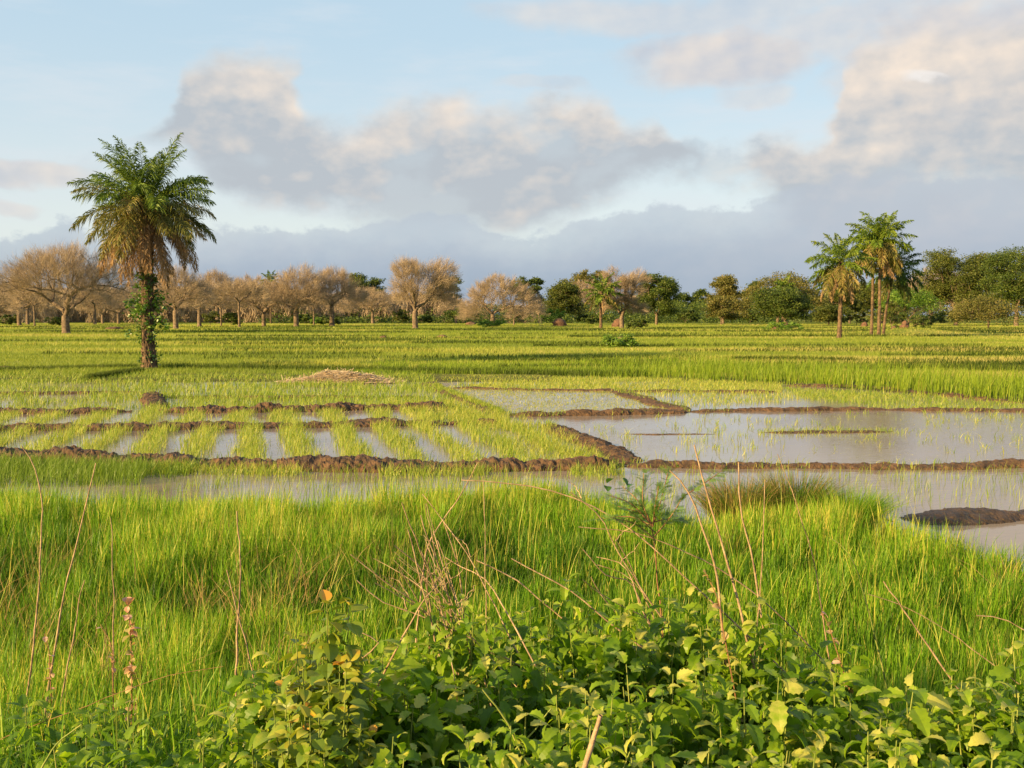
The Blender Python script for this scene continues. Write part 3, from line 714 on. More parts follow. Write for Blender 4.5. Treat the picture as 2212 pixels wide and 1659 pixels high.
def bare_tree(x, by, ty, xl, xr, seed, label, n=520, fork=.30, flat=.8, lean=0, shape='umb', group='bare trees beyond the meadow', per=26, trunk=None, low=None, asym=0, name_droop=False):
    X0, D = gp(x, by); h = at(x, ty, D)[2]; Rx = (xr - xl) / 2 / ppm(D); cx = ((xl + xr) / 2 - x) / ppm(D)
    lr = np.random.default_rng(seed)
    z0 = h * (fork + .05) if low is None else h * low
    T = umbrella(n, Rx, z0 + (h - z0) * .05, h, lr, flat, droop=.9, asym=asym) if shape == 'umb' else lobes(n, Rx, z0, h, lr, 10, .95)
    T[:, 0] += cx
    r_ = trunk if trunk else .036 * h + .012 * Rx
    sk, tips = grow(T, np.array([0, 0, -.3]), np.array([lean * h * fork, 0, h * fork]), .022, lr, trunk_r=r_)
    t = empty('bare_tree', (X0, D, float(ground_z(X0, D)))); tag(t, label, 'tree', group)
    b = Bag()
    for V, q in skel_geo(sk): b.add(V, q)
    b.obj('trunk', M['bark'], t, smooth=True)
    c = Bag(); c.add(*twig_spray(tips, int(per * 1.0), h * .12, .020 * D / 160, lr, upb=.18, droop=.3 if name_droop else 0, org=np.array([cx * .5, 0, h * fork])))
    c.obj('crown', M['twig'], t)
    return t
def leafy_tree(x, by, ty, xl, xr, seed, label, mat='leaf_dark', n=240, fork=.16, k=9, cone=0, squash=.75, low=.12, group='green trees beyond the meadow', per=62, trunk=None, umb=False, flat=.6, size=None, name='leafy_tree', cat='tree', spread=.55):
    X0, D = gp(x, by); h = at(x, ty, D)[2]; Rx = (xr - xl) / 2 / ppm(D); cx = ((xl + xr) / 2 - x) / ppm(D)
    lr = np.random.default_rng(seed)
    T = umbrella(n, Rx * .93, h * low, h * .97, lr, flat) if umb else lobes(n, Rx * .95, h * low, h * .96, lr, k, squash, cone)
    T[:, 0] += cx
    sk, tips = grow(T, np.array([0, 0, -.3]), np.array([0, 0, h * fork]), .02, lr, trunk_r=trunk or .028 * h)
    t = empty(name, (X0, D, float(ground_z(X0, D)))); tag(t, label, cat, group)
    b = Bag()
    for V, q in skel_geo(sk): b.add(V, q)
    b.obj('trunk', M['bark_dark'], t, smooth=True)
    c = Bag(); s = size or max(.16, D * .00125)
    c.add(*leaf_cards(T, per, min(Rx * .11, spread + .03 * Rx), s * 1.5, lr)); c.obj('crown', M[mat], t)
    return t
def copy_thing(src, x, by, scale, rz, label, group=None):
    c = src.copy(); COL.objects.link(c); X0, D = gp(x, by); c.location = (X0, D, float(ground_z(X0, D))); c.scale = (scale,) * 3; c.rotation_euler = (0, 0, rz)
    c['label'] = label
    if group: c['group'] = group
    for ch in list(src.children):
        d = ch.copy(); COL.objects.link(d); d.parent = c
    return c

T1 = bare_tree(143, 722, 537, 2, 275, 101, 'large bare umbrella-crowned tree left of the big palm', n=1000, fork=.21, per=30, flat=.5, trunk=.62, low=.30)
T3 = bare_tree(380, 712, 577, 310, 455, 103, 'wide bare tree just right of the big palm trunk, its base behind the vine', n=560, fork=.30)
T4 = bare_tree(431, 707, 608, 385, 505, 104, 'bare tree with a straight pale trunk beside a dark green bush', n=360, fork=.42)
T5 = bare_tree(517, 709, 610, 455, 590, 105, 'slim tall-trunked bare tree with a small flat crown', n=320, fork=.55, flat=.5, trunk=.26)
T6 = bare_tree(570, 707, 606, 498, 650, 106, 'bare tree forking low into a wide V of limbs', n=420, fork=.26, low=.42)
T7 = bare_tree(640, 707, 577, 578, 722, 107, 'broad domed bare tree with clustered pale trunks at the left centre', n=560, fork=.26)
T8 = bare_tree(717, 706, 582, 655, 790, 108, 'bare tree in front of the dark evergreen, with a stout dark trunk', n=520, fork=.34)
T9 = bare_tree(805, 700, 624, 730, 862, 109, 'low wide bare tree standing right in front of the dark evergreen', n=420, fork=.3)
T10 = bare_tree(897, 711, 566, 838, 992, 110, 'tallest bare tree near the centre with a tapering upright crown', n=620, fork=.26, shape='lob', low=.24, per=34)
T11 = bare_tree(1064, 706, 596, 988, 1172, 111, 'round pinkish-brown bare tree with twin trunks in the centre', n=640, fork=.24, flat=.9, low=.22, per=34)
T12 = bare_tree(1343, 710, 585, 1296, 1398, 112, 'drooping shaggy bare tree squeezed between the lone palm and a dark tree', n=420, fork=.2, shape='lob', low=.12, per=50, name_droop=True)
T13 = bare_tree(845, 697, 632, 815, 905, 113, 'small bare tree tucked behind the tallest bare tree', n=260, fork=.3)
T14 = bare_tree(1245, 696, 606, 1205, 1320, 114, 'bare tree filling the gap behind the conical green tree', n=380, fork=.25)
T15 = bare_tree(42, 705, 604, -40, 110, 115, 'bare tree at the left edge behind the large umbrella tree', n=420, fork=.3)
T16 = bare_tree(-30, 708, 612, -110, 35, 116, 'bare tree cut by the left edge of the view', n=380, fork=.3)
bg_b = 'small bare trees in the distance'
BG = [(60, 703, .9, 'thin-trunked bare tree under the left side of the large umbrella tree', T4), (75, 706, .8, 'bare sapling-like tree left of the large umbrella trunk', T5), (205, 702, .85, 'distant bare tree just right of the large umbrella trunk', T4), (222, 700, .8, 'distant forked bare tree between the umbrella tree and the palm', T6),
      (256, 701, .85, 'distant bare tree left of the big palm trunk', T9), (292, 697, 1.0, 'faint bare tree directly left of the palm vine', T15), (-60, 698, 1.0, 'distant bare tree beyond the left edge trees', T3), (120, 694, 1.1, 'hazy bare tree far behind the large umbrella tree', T9), (180, 693, 1.1, 'far bare tree right behind the umbrella crown', T15), (350, 697, 1.1, 'far bare tree behind the tree beside the palm', T9),
      (470, 699, 1.0, 'far bare tree between the pale-trunked and the slim bare trees', T8), (478, 706, .7, 'thin bare tree standing left of the slim tall one', T5), (545, 696, 1.15, 'far bare tree behind the V-forked tree', T15), (605, 697, 1.1, 'far bare tree between the V-forked and the domed tree', T9), (678, 704, .72, 'thin bare tree between the domed and the stout-trunked tree', T5),
      (770, 697, 1.0, 'far bare tree behind the low wide bare tree', T9), (940, 697, .9, 'bare tree right behind the tallest bare tree', T9), (985, 699, .75, 'bare bush-like tree left of the round centre tree', T13), (1110, 703, .55, 'small bare tree at the foot of the round centre tree', T13), (1165, 698, .7, 'bare tree between the round centre tree and the conical green tree', T13),
      (1285, 696, .95, 'bare tree behind the lone centre palm', T9), (2010, 697, 1.25, 'pinkish bare tree showing behind the palm trio', T11), (1930, 695, 1.2, 'bare crown glimpsed between the palm trunks', T9)]
for i, (x, by, s_, lb_, src) in enumerate(BG):
    D0 = src.location[1]; D1 = gp(x, by)[1]
    copy_thing(src, x, by, s_ * min(1.6, .55 + .5 * D1 / D0), i * 2.1, lb_, bg_b)

leafy_tree(790, 695, 588, 735, 838, 201, 'dark evergreen with a stepped crown rising behind the low bare tree', 'leaf_dark', n=260, k=10, low=.1)
leafy_tree(965, 697, 590, 925, 1000, 202, 'dark evergreen half hidden behind the tallest bare tree', 'leaf_dark', n=200, low=.15)
leafy_tree(1140, 694, 596, 1098, 1180, 203, 'dark green rounded tree peeping over the round bare tree', 'leaf_dark', n=200, low=.3)
leafy_tree(1212, 702, 604, 1164, 1272, 204, 'conical mid green tree with foliage down to the grass', 'leaf_mid', n=300, k=12, cone=.45, low=.06)
leafy_tree(1265, 694, 584, 1212, 1325, 205, 'broad olive green tree behind the lone centre palm', 'leaf_olive', n=260, low=.25)
leafy_tree(1418, 703, 588, 1372, 1470, 206, 'dense dark green tree right of the shaggy bare tree', 'leaf_dark', n=330, k=13, low=.05, per=80)
leafy_tree(1488, 694, 627, 1452, 1532, 207, 'low dark tree in the dip of the skyline', 'leaf_dark', n=180, low=.05)
leafy_tree(1562, 700, 589, 1522, 1606, 208, 'upright olive tree with stacked clumps right of the skyline dip', 'leaf_olive', n=280, k=12, low=.08, cone=.2)
leafy_tree(1628, 694, 600, 1598, 1652, 209, 'dark narrow tree showing behind two olive crowns', 'leaf_dark', n=130, low=.2)
leafy_tree(1680, 701, 589, 1592, 1790, 210, 'very broad flat-topped olive tree behind the dark thicket tree', 'leaf_olive', n=420, umb=True, flat=.6, low=.12, fork=.2)
leafy_tree(1695, 706, 622, 1630, 1752, 211, 'dense dark round tree standing in front of the flat-topped olive tree', 'leaf_dark', n=320, k=12, low=.05, per=80)
leafy_tree(1558, 703, 640, 1522, 1602, 212, 'small olive tree in front of the upright olive tree', 'leaf_olive', n=170, low=.06)
leafy_tree(1835, 699, 608, 1775, 1880, 213, 'mixed green tree behind the leaning-frond palm', 'leaf_mid', n=260, low=.1)
leafy_tree(1905, 700, 600, 1850, 1960, 214, 'mid green tree behind the palm trio', 'leaf_mid', n=260, low=.1)
leafy_tree(1962, 706, 622, 1895, 2020, 215, 'sparse yellowish-green spreading tree beside the palm trio', 'leaf_bright', n=240, umb=True, low=.35, per=34, flat=.5)
leafy_tree(2065, 704, 535, 1986, 2150, 216, 'tall spreading olive-topped tree at the right with an open crown', 'leaf_mid', n=520, k=15, low=.1, per=84)
leafy_tree(2195, 706, 531, 2120, 2300, 217, 'tall dark tree cut by the right edge', 'leaf_dark', n=520, k=15, low=.1, per=90)
leafy_tree(2135, 712, 640, 2052, 2190, 218, 'low brownish-green tree in front of the tall right-hand trees', 'leaf_olive', n=260, umb=True, low=.2, fork=.2, per=44)
leafy_tree(2300, 703, 560, 2240, 2400, 219, 'dark tree just beyond the right edge', 'leaf_dark', n=200)
leafy_tree(325, 698, 625, 290, 350, 220, 'small blue-green tree half hidden behind the big palm trunk', 'leaf_dark', n=110, low=.1)
leafy_tree(1790, 704, 660, 1755, 1830, 221, 'low dark thicket tree left of the foremost right palm', 'leaf_mid', n=160, low=.02)

# bushes
def bush(x, by, ty, xl, xr, seed, label, mat='leaf_dark', n=70):
    return leafy_tree(x, by, ty, xl, xr, seed, label, mat, n=n, fork=.12, k=7, low=.02, squash=.9, group='bushes at the edge of the meadow', per=44, trunk=.06, name='bush', cat='bush', spread=.12)
bush(500, 706, 676, 478, 522, 301, 'dark round bush beside the pale-trunked bare tree')
bush(455, 705, 672, 440, 480, 302, 'olive bush left of the dark round bush', 'leaf_mid')
bush(658, 701, 683, 625, 690, 303, 'low dark bush behind the V-forked bare tree')
bush(683, 703, 688, 668, 700, 304, 'small bright green bush beside the domed bare tree', 'leaf_bright', 40)
bush(712, 703, 686, 692, 735, 305, 'dark bush at the foot of the stout-trunked bare tree')
bush(870, 700, 668, 845, 890, 306, 'green bush just left of the tallest bare tree', 'leaf_mid')
bush(1000, 701, 668, 955, 1050, 307, 'wide dark bush between the tallest and the round bare tree')
bush(1065, 709, 697, 1030, 1095, 308, 'low green scrub at the foot of the twin-trunked tree', 'leaf_bright', 50)
bush(1195, 705, 670, 1165, 1225, 309, 'bright green bush beside the termite mound', 'leaf_bright')
bush(1270, 702, 683, 1240, 1300, 310, 'low dark bush beside the lone centre palm')
bush(1372, 712, 695, 1350, 1400, 311, 'dark bush leaning on the shaggy bare tree')
bush(1480, 700, 670, 1455, 1512, 312, 'dark bush below the skyline dip')
bush(1620, 700, 672, 1600, 1640, 313, 'dark bush between two olive trees')
bush(1850, 705, 668, 1820, 1878, 314, 'leafy bush right of the foremost right palm', 'leaf_mid')
bush(1960, 715, 678, 1918, 2010, 315, 'flat-topped dark bush above the pointed termite mounds', 'leaf_dark', 90)
bush(1925, 722, 660, 1895, 1950, 316, 'leafy sapling bush at the foot of the palm trio', 'leaf_mid', 60)
bush(1690, 716, 703, 1650, 1740, 317, 'creeping green patch around the brown stump on the meadow', 'leaf_bright', 50)
bush(2060, 705, 680, 2000, 2110, 318, 'dark low bush under the tall right-hand tree')
bush(1330, 752, 735, 1292, 1380, 319, 'creeping leafy green patch in front of the round termite mound', 'leaf_bright', 60)
bush(120, 704, 690, 95, 150, 320, 'low dark scrub behind the large umbrella tree')
bush(15, 703, 684, -15, 45, 321, 'dark scrub at the left edge')
bush(1100, 700, 676, 1080, 1135, 322, 'dark bush under the right side of the round bare tree')
bush(880, 699, 682, 905, 935, 323, 'small dark bush right of the tallest bare trunk')

# far wood closing the horizon: reads as one mass
lr = np.random.default_rng(55)
def wood(x0, x1, ytop, mat, name, label, D=430, n=2600, hv=.35, bare=False):
    c = Bag(); P = []
    for i in range(n):
        px = lr.uniform(x0, x1); dd = D * lr.uniform(.9, 1.15)
        H = at(px, np.interp(px, [p[0] for p in ytop], [p[1] for p in ytop]), dd)[2]
        H *= 1 - hv * float(vn(px * .035, 0, 7)); z = H * lr.uniform(0.0, 1) ** .7
        P.append((at(px, 690, dd)[0], dd, z))
    P = np.array(P)
    if bare:
        V, pl, va = twig_spray([(p, np.array([0, 0, 1.0])) for p in P], 24, 3.6, .20, lr); V[:, 2] = np.maximum(V[:, 2], -.5); c.add(V, pl, va)
    else: c.add(*leaf_cards(P, 22, 1.3, .95, lr))
    o = c.obj(name, M[mat]); tag(o, label, 'wood', kind='stuff')
wood(-500, 1000, [(-500, 612), (0, 618), (400, 626), (800, 632), (1000, 650)], 'twig', 'distant_bare_wood', 'hazy brown mass of distant bare trees on the left horizon', n=8000, hv=.25, bare=True)
wood(600, 1700, [(600, 668), (1000, 655), (1400, 650), (1500, 648), (1700, 640)], 'leaf_dark', 'distant_green_wood', 'distant dark green woodland closing the centre horizon', n=2600)
wood(1650, 2800, [(1650, 640), (2000, 615), (2212, 600), (2800, 600)], 'leaf_mid', 'distant_mixed_wood', 'distant mixed green woodland closing the right horizon', n=3200)
wood(560, 1700, [(560, 688), (900, 680), (1700, 676)], 'leaf_dark', 'distant_undergrowth', 'dark undergrowth along the foot of the distant trees', D=400, n=1800)

# ------------------------------------------------------------------ palms
def frond_geo(az, e0, L, droop, lr, nl=46, ll=.62, lw=.045, plumose=.9, side_droop=.5):
    k = 14; s = np.linspace(0, 1, k)
    e = e0 - droop * s ** 1.25
    st = L / (k - 1); hz = np.r_[0, np.cumsum(np.cos(e[:-1]) * st)]; z = np.r_[0, np.cumsum(np.sin(e[:-1]) * st)]
    twist = lr.normal(0, .12) * s ** 2 * L
    ca, sa = math.cos(az), math.sin(az)
    P = np.stack([hz * ca - twist * sa, hz * sa + twist * ca, z], 1)
    V, Q = tube(P, np.linspace(.035, .006, k) * L / 4, 5)
    n = nl * 2; t = np.repeat(np.linspace(.14, 1, nl), 2) + lr.normal(0, .006, n); t = np.clip(t, .1, 1)
    side = np.tile([1, -1], nl)
    Pi = np.stack([np.interp(t, s, P[:, i]) for i in range(3)], 1)
    T = np.gradient(P, axis=0); T /= np.linalg.norm(T, axis=1, keepdims=True); Ti = np.stack([np.interp(t, s, T[:, i]) for i in range(3)], 1)
    Sd = np.array([-sa, ca, 0.0])[None] * side[:, None]; Up = np.cross(Ti, np.array([-sa, ca, 0.0])); Up = np.where((Up[:, 2:3] < 0), -Up, Up)
    d = Sd * .9 + Ti * (.55 + .5 * t[:, None]) + Up * lr.normal(0.05, plumose * .5, n)[:, None]
    d /= np.linalg.norm(d, axis=1, keepdims=True)
    l = ll * np.clip(np.sin(np.pi * np.clip(t, .05, .97) ** .8) ** .6, .25, 1) * lr.uniform(.8, 1.15, n)
    mid = Pi + d * (l * .5)[:, None]; mid[:, 2] -= l * .08 * side_droop
    tip = Pi + d * (l * .93)[:, None]; tip[:, 2] -= l * (.22 + .35 * side_droop) * lr.uniform(.5, 1.4, n)
    wv = np.cross(d, lr.normal(0, 1, (n, 3))); wv /= np.linalg.norm(wv, axis=1, keepdims=True) + 1e-9; wv *= lw / 2
    LV = np.stack([Pi, mid + wv, tip, mid - wv], 1).reshape(-1, 3)
    return (V, Q), (LV, np.array([0, 1, 2, 3]) + (np.arange(n) * 4)[:, None])
def palm(x, by, cy, R_px, n_fr, seed, label, name='palm_tree', detail=1.0, e_hi=84, e_lo=-60, r_tr=.2, olive=(0.5, .8), lean=0.0, fr_parts=True, group=None, vbias=0, droopk=1.0, boots=False):
    X0, D = gp(x, by); lr = np.random.default_rng(seed); H = at(x, cy, D)[2]; L = R_px / ppm(D)
    t = empty(name, (X0, D, float(ground_z(X0, D)))); tag(t, label, 'palm tree', group)
    k = 26; s = np.linspace(0, 1, k); path = np.stack([lean * H * s ** 1.5 + .04 * H * .3 * np.sin(s * 3 + seed) * s, .0 * s, s * (H + .5) - .3], 1)
    rad = r_tr * (1.0 + .45 * np.exp(-s * 9) - .12 * s + .35 * sst(s, .86, 1.0)) 
    b = Bag(); V, Q = tube(path, rad, 14)
    jit = np.array([mnoise.fractal(Vector((float(q[0]) * 5, float(q[1]) * 5, float(q[2]) * 4)), 1, 2, 3) for q in V])
    V = V + (V - np.repeat(path, 14, 0)) * jit[:, None] * .22; b.add(V, Q)
    # old frond bases: small upward wedges winding round the stem
    nb = 260 if boots else 70
    for i in range(nb):
        ss = (.02 + .97 * (i / nb) ** .9); a = i * 2.39996; c = np.array([np.interp(ss, s, path[:, j]) for j in range(3)]); r = np.interp(ss, s, rad)
        u = np.array([math.cos(a), math.sin(a), 0]); w = np.array([-u[1], u[0], 0]); sz = r_tr * lr.uniform(.45, .8) * (1 + .5 * (ss > .85)); out_ = lr.uniform(.15, .45) + (.4 if ss > .85 else 0)
        p0 = c + u * r * .75; tipp = c + u * (r + sz * out_) + np.array([0, 0, sz * 1.1])
        VV = np.array([p0 - w * sz * .45, p0 + w * sz * .45, p0 + u * r * .35 + np.array([0, 0, -sz * .1]), tipp - w * sz * .22, tipp + w * sz * .22, tipp - u * sz * .25])
        b.add(VV, [np.array([[0, 2, 3], [2, 1, 4], [2, 4, 3], [3, 4, 5]]), np.array([[1, 0, 5, 4]]), ][:1] + [np.array([[0, 3, 5, 1]])])
    b.obj('trunk', M['palm_bark'], t, smooth=False)
    top = path[-1].copy()
    for i in range(n_fr):
        q = (i + .5) / n_fr; e0 = R(e_hi + (e_lo - e_hi) * q ** .9 + lr.normal(0, 6)); a = i * 2.39996 + lr.normal(0, .18)
        dry = q > olive[1]; ol = q > olive[0]
        LL = L * 1.0 * lr.uniform(.88, 1.08) * 1.0
        dr = R((44 if q < .15 else 47) + (20 if ol else 0) * (1 - q) + lr.normal(0, 8)) * droopk
        if dry: dr = min(dr, R(88) + e0)
        (V1, Q1), (V2, Q2) = frond_geo(a, e0, LL, max(dr, .05), lr, int(66 * detail), LL * (.25 if not dry else .15), .062 * (D / 56) ** .85 / (detail ** .4) * (1 if not dry else .8), 1.0 if not dry else 1.3, .6 if not dry else 1.1)
        org = top + np.array([math.cos(a), math.sin(a), 0]) * r_tr * .7 + np.array([0, 0, -q * L * .22 + .05])
        f = Bag(); vv = lr.normal(.5, .12)
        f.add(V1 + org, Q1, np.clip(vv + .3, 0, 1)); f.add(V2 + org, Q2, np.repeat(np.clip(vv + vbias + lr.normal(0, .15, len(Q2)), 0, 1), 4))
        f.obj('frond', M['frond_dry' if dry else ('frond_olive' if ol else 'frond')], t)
    return t, path, rad
P0, path0, rad0 = palm(322, 801, 448, 150, 88, 401, 'tall palm with a shaggy two-toned crown and a vine-wrapped trunk, standing alone at the left', e_lo=-74, r_tr=.30, olive=(.36, .66), boots=True, detail=1.35)
palm(1813, 733, 568, 78, 34, 402, 'foremost palm of the group on the right, with hanging dry fronds', detail=.95, droopk=1.25, r_tr=.25, olive=(.55, .86), e_lo=-62, vbias=.12, group='palms standing together on the right')
palm(1882, 727, 532, 60, 26, 403, 'dark-trunked palm in the middle of the group on the right', detail=.95, droopk=1.25, r_tr=.19, olive=(.7, .9), e_lo=-45, group='palms standing together on the right')
palm(1898, 728, 522, 76, 38, 404, 'tallest palm of the group on the right', detail=.95, droopk=1.25, r_tr=.21, olive=(.6, .92), e_lo=-50, vbias=.1, group='palms standing together on the right')
palm(1908, 725, 584, 64, 28, 405, 'lower dark-crowned palm leaning right behind the tallest palm', detail=.95, droopk=1.25, r_tr=.19, olive=(.8, .95), e_lo=-50, lean=.16, vbias=-.3, group='palms standing together on the right')
palm(1298, 711, 632, 46, 24, 406, 'lone palm in front of the trees near the centre', detail=.45, r_tr=.30, olive=(.7, .9), e_lo=-40)
palm(585, 700, 606, 24, 16, 407, 'small palm top peeping over the bare trees left of centre', detail=.4, r_tr=.25, olive=(.9, .98), e_lo=-20)
palm(1690, 702, 620, 30, 16, 408, 'small palm rising out of the dark round tree', detail=.4, r_tr=.25, olive=(.9, .98), e_lo=-20, vbias=.2)
palm(1790, 700, 606, 40, 20, 409, 'palm crown behind the foremost right palm', detail=.4, r_tr=.25, olive=(.9, .98), e_lo=-40, vbias=-.2)

# vine climbing the big palm
lr = np.random.default_rng(77)
vloc = P0.location.copy()
vine = empty('climbing_vine', vloc); tag(vine, 'glossy green climbing vine wrapped round the big palm trunk', 'vine')
D0 = vloc.y; H0 = path0[-1, 2]
def zpx(py): return at(322, py, D0)[2] - vloc.z
st = Bag()
for i in range(7):
    a0 = lr.uniform(0, 6.28); zz = np.linspace(.1, zpx(lr.uniform(565, 620)), 40); aa = a0 + zz * lr.uniform(-.5, .5) + .5 * np.sin(zz * 1.7 + i)
    rr = np.interp(zz, path0[:, 2], rad0) + .05; cx = np.interp(zz, path0[:, 2], path0[:, 0])
    V, Q = tube(np.stack([cx + rr * np.cos(aa), rr * np.sin(aa), zz], 1), np.linspace(.03, .012, 40), 5); st.add(V, Q)
for i in range(14):
    zz = zpx(lr.uniform(610, 720)); a = lr.choice([0, math.pi]) + lr.normal(0, .6); L_ = lr.uniform(.5, 1.1)
    p = np.array([math.cos(a) * .35, math.sin(a) * .35, zz]); e_ = p + np.array([math.cos(a) * L_, math.sin(a) * L_, lr.uniform(-.4, .3)])
    V, Q = tube(smooth_path([p, (p + e_) / 2 + np.array([0, 0, .12]), e_], 8), .012, 4); st.add(V, Q)
st.obj('stem', M['palm_bark'], vine)
lf = Bag(); pts = []
for z0, z1, n_, rr_, sp in ((zpx(735), zpx(630), 52, .40, .22), (zpx(690), zpx(630), 30, .58, .26), (zpx(785), zpx(725), 20, .42, .12), (zpx(628), zpx(560), 26, .38, .12), (zpx(600), zpx(580), 6, .62, .1)):
    for i in range(n_):
        z = lr.uniform(z0, z1); a = lr.uniform(0, 6.28); cx = np.interp(z, path0[:, 2], path0[:, 0]); r = rr_ * lr.uniform(.75, 1.25)
        pts.append((cx + r * math.cos(a), r * math.sin(a), z))
for i in range(26):
    z = zpx(lr.uniform(635, 722)); r = lr.uniform(.7, 1.25) * (1 if i % 2 else -1) * (1.0 if zpx(650) > z > zpx(715) else .75); pts.append((r, lr.normal(0, .3), z))
lf.add(*leaf_cards(np.array(pts), 12, .11, .21, lr, .4, 1.0)); V = lf.V[0]
lf.obj('foliage', M['vine'], vine)

#SECTION small
# ------------------------------------------------------------------ termite mounds, straw heap, stump
def mound(x, by, w_px, h_px, label, seed, pointy=1.0):
    X0, D = gp(x, by); lr = np.random.default_rng(seed); w = w_px / ppm(D) / 2; h = h_px / ppm(D); K, N_ = 12, 18
    V = []
    for i in range(K):
        t = i / (K - 1); r = w * (1 - t ** (2.6 / pointy)) ** .62 if t < 1 else 0.0
        for j in range(N_):
            a = j / N_ * 2 * math.pi; q = Vector((math.cos(a) * r, math.sin(a) * r, t * h)); k_ = 1 + .35 * mnoise.fractal(q * 2.2 / w + Vector((seed, 0, 0)), 1, 2, 4)
            V.append((q.x * k_ + .12 * w * t, q.y * k_, q.z * (1 + .12 * (k_ - 1)) - .05))
    j = np.arange(N_); q = np.concatenate([np.stack([j, (j + 1) % N_, (j + 1) % N_ + N_, j + N_], 1) + i * N_ for i in range(K - 1)])
    o = mesh_obj('termite_mound', np.array(V), q, M['termite'], loc=(X0, D, float(ground_z(X0, D))), smooth=True)
    tag(o, label, 'termite mound', 'termite mounds on the meadow'); return o
mound(1342, 739, 18, 13, 'small rounded dark termite mound standing alone on the open meadow', 1)
mound(1390 * .96 + 0, 0 + 708, 26, 20, 'brown termite mound near the foot of the shaggy bare tree', 2)
mound(1208, 706, 30, 18, 'reddish termite mound beside the bright green bush', 3)
mound(1953, 716, 20, 24, 'taller pointed termite mound under the flat-topped dark bush', 4, 1.7)
mound(1930, 717, 15, 13, 'smaller pointed termite mound beside the palm trio', 5, 1.5)
mound(1694, 711, 20, 18, 'brown stump-like mound in the creeping green patch', 6, 1.2)
mound(1672, 713, 16, 8, 'flat low mound left of the stump-like one', 10, .9)
mound(1016, 703, 22, 8, 'flat brown mound right of the tallest bare tree', 7)
mound(1045 - 90, 728 + 4, 26, 9, 'low brown mound on the meadow below the tallest bare tree', 8, .9)
mound(828, 733, 18, 8, 'low dark mound on the meadow left of the tallest bare tree', 9, .9)
mound(1867, 707, 14, 12, 'small brown mound behind the dark-trunked palm', 11)
mound(247, 713, 36, 7, 'flat brown mound between the umbrella tree and the big palm', 12, .8)

x0, y0 = gp(738, 826); w = 125 / ppm(y0); h = 33 / ppm(y0)
heap = empty('straw_heap', (x0, y0, 0)); tag(heap, 'low heap of pale dry straw behind the left paddies', 'straw heap')
lr = np.random.default_rng(88)
th = np.linspace(0, 2 * np.pi, 40, endpoint=False); V = [(0.1 * w, 0, h * .9)]; F_ = []
def hp(u, v_):
    r = math.hypot(u, v_); p_ = max(0, 1 - r) ** 1.1
    return (u * w, v_ * w * .35, h * p_ * (.85 + .4 * (float(vn(u * 4 + 9, v_ * 4 + 9, 3)) - .5)) - .03)
g_ = 36; V = [hp(u, v_) for v_ in np.linspace(-1, 1, g_) for u in np.linspace(-1, 1, g_)]
q = (np.arange(g_ - 1)[:, None] * g_ + np.arange(g_ - 1)[None]).reshape(-1)
mesh_obj('core', np.array(V), np.stack([q, q + 1, q + g_ + 1, q + g_], 1), M['straw_core'], heap, smooth=True)
n = 9000; r = np.sqrt(lr.uniform(0, 1, n)); a = lr.uniform(0, 6.28, n); P = np.array([hp(ri * math.cos(ai) * 1.05, ri * math.sin(ai) * 1.05) for ri, ai in zip(r, a)])
d = lr.normal(0, 1, (n, 3)) * np.array([1, .6, .35]); d[:, 2] = np.abs(d[:, 2]) * .35 - .1; d /= np.linalg.norm(d, axis=1, keepdims=True); l = lr.uniform(.12, .4, n)[:, None]; sd_ = np.cross(d, np.array([0, -.6, 1.0])); sd_ /= np.linalg.norm(sd_, axis=1, keepdims=True); sd_ *= .011
P[:, 2] = np.maximum(P[:, 2], .02) + .02
V = np.stack([P - sd_, P + sd_, P + d * l + sd_, P + d * l - sd_], 1).reshape(-1, 3)
mesh_obj('straw', V, np.array([0, 1, 2, 3]) + (np.arange(n) * 4)[:, None], M['straw'], heap, var=np.repeat(lr.uniform(0, 1, n), 4))

# ------------------------------------------------------------------ foreground plants
def leaf_template(curl, fold, serr, width=.25, n=11):
    t = np.linspace(0, 1, n); w = width * np.sin(np.pi * t ** .72) ** .85 * (1 + serr * np.where(np.arange(n) % 2, 1, -1)); w[0] = .02; w[-1] = 0
    ang = -curl * t ** 1.2; ds = 1 / (n - 1); x = np.r_[0, np.cumsum(np.cos(ang[:-1]) * ds)]; z = np.r_[0, np.cumsum(np.sin(ang[:-1]) * ds)]
    nz = np.stack([-np.sin(ang), 0 * ang, np.cos(ang)], 1)
    mid = np.stack([x, 0 * x, z], 1)
    Lf = mid + np.stack([0 * w, w, 0 * w], 1) + nz * (w * fold)[:, None]; Rt = mid - np.stack([0 * w, w, 0 * w], 1) + nz * (w * fold)[:, None]
    V = np.stack([Lf, mid, Rt], 1).reshape(-1, 3)
    q = []
    for i in range(n - 1):
        a = i * 3; q += [[a, a + 1, a + 4, a + 3], [a + 1, a + 2, a + 5, a + 4]]
    return V, np.array(q)
TPL = [leaf_template(c, f, s) for c, f, s in ((1.1, .30, .15), (1.5, .50, .14), (.7, .25, .16), (1.9, .40, .14), (1.2, .12, .15))]
TPL_R = [leaf_template(c, f, 0.02, .40) for c, f in ((.5, .3), (1.0, .2), (.2, .4))]
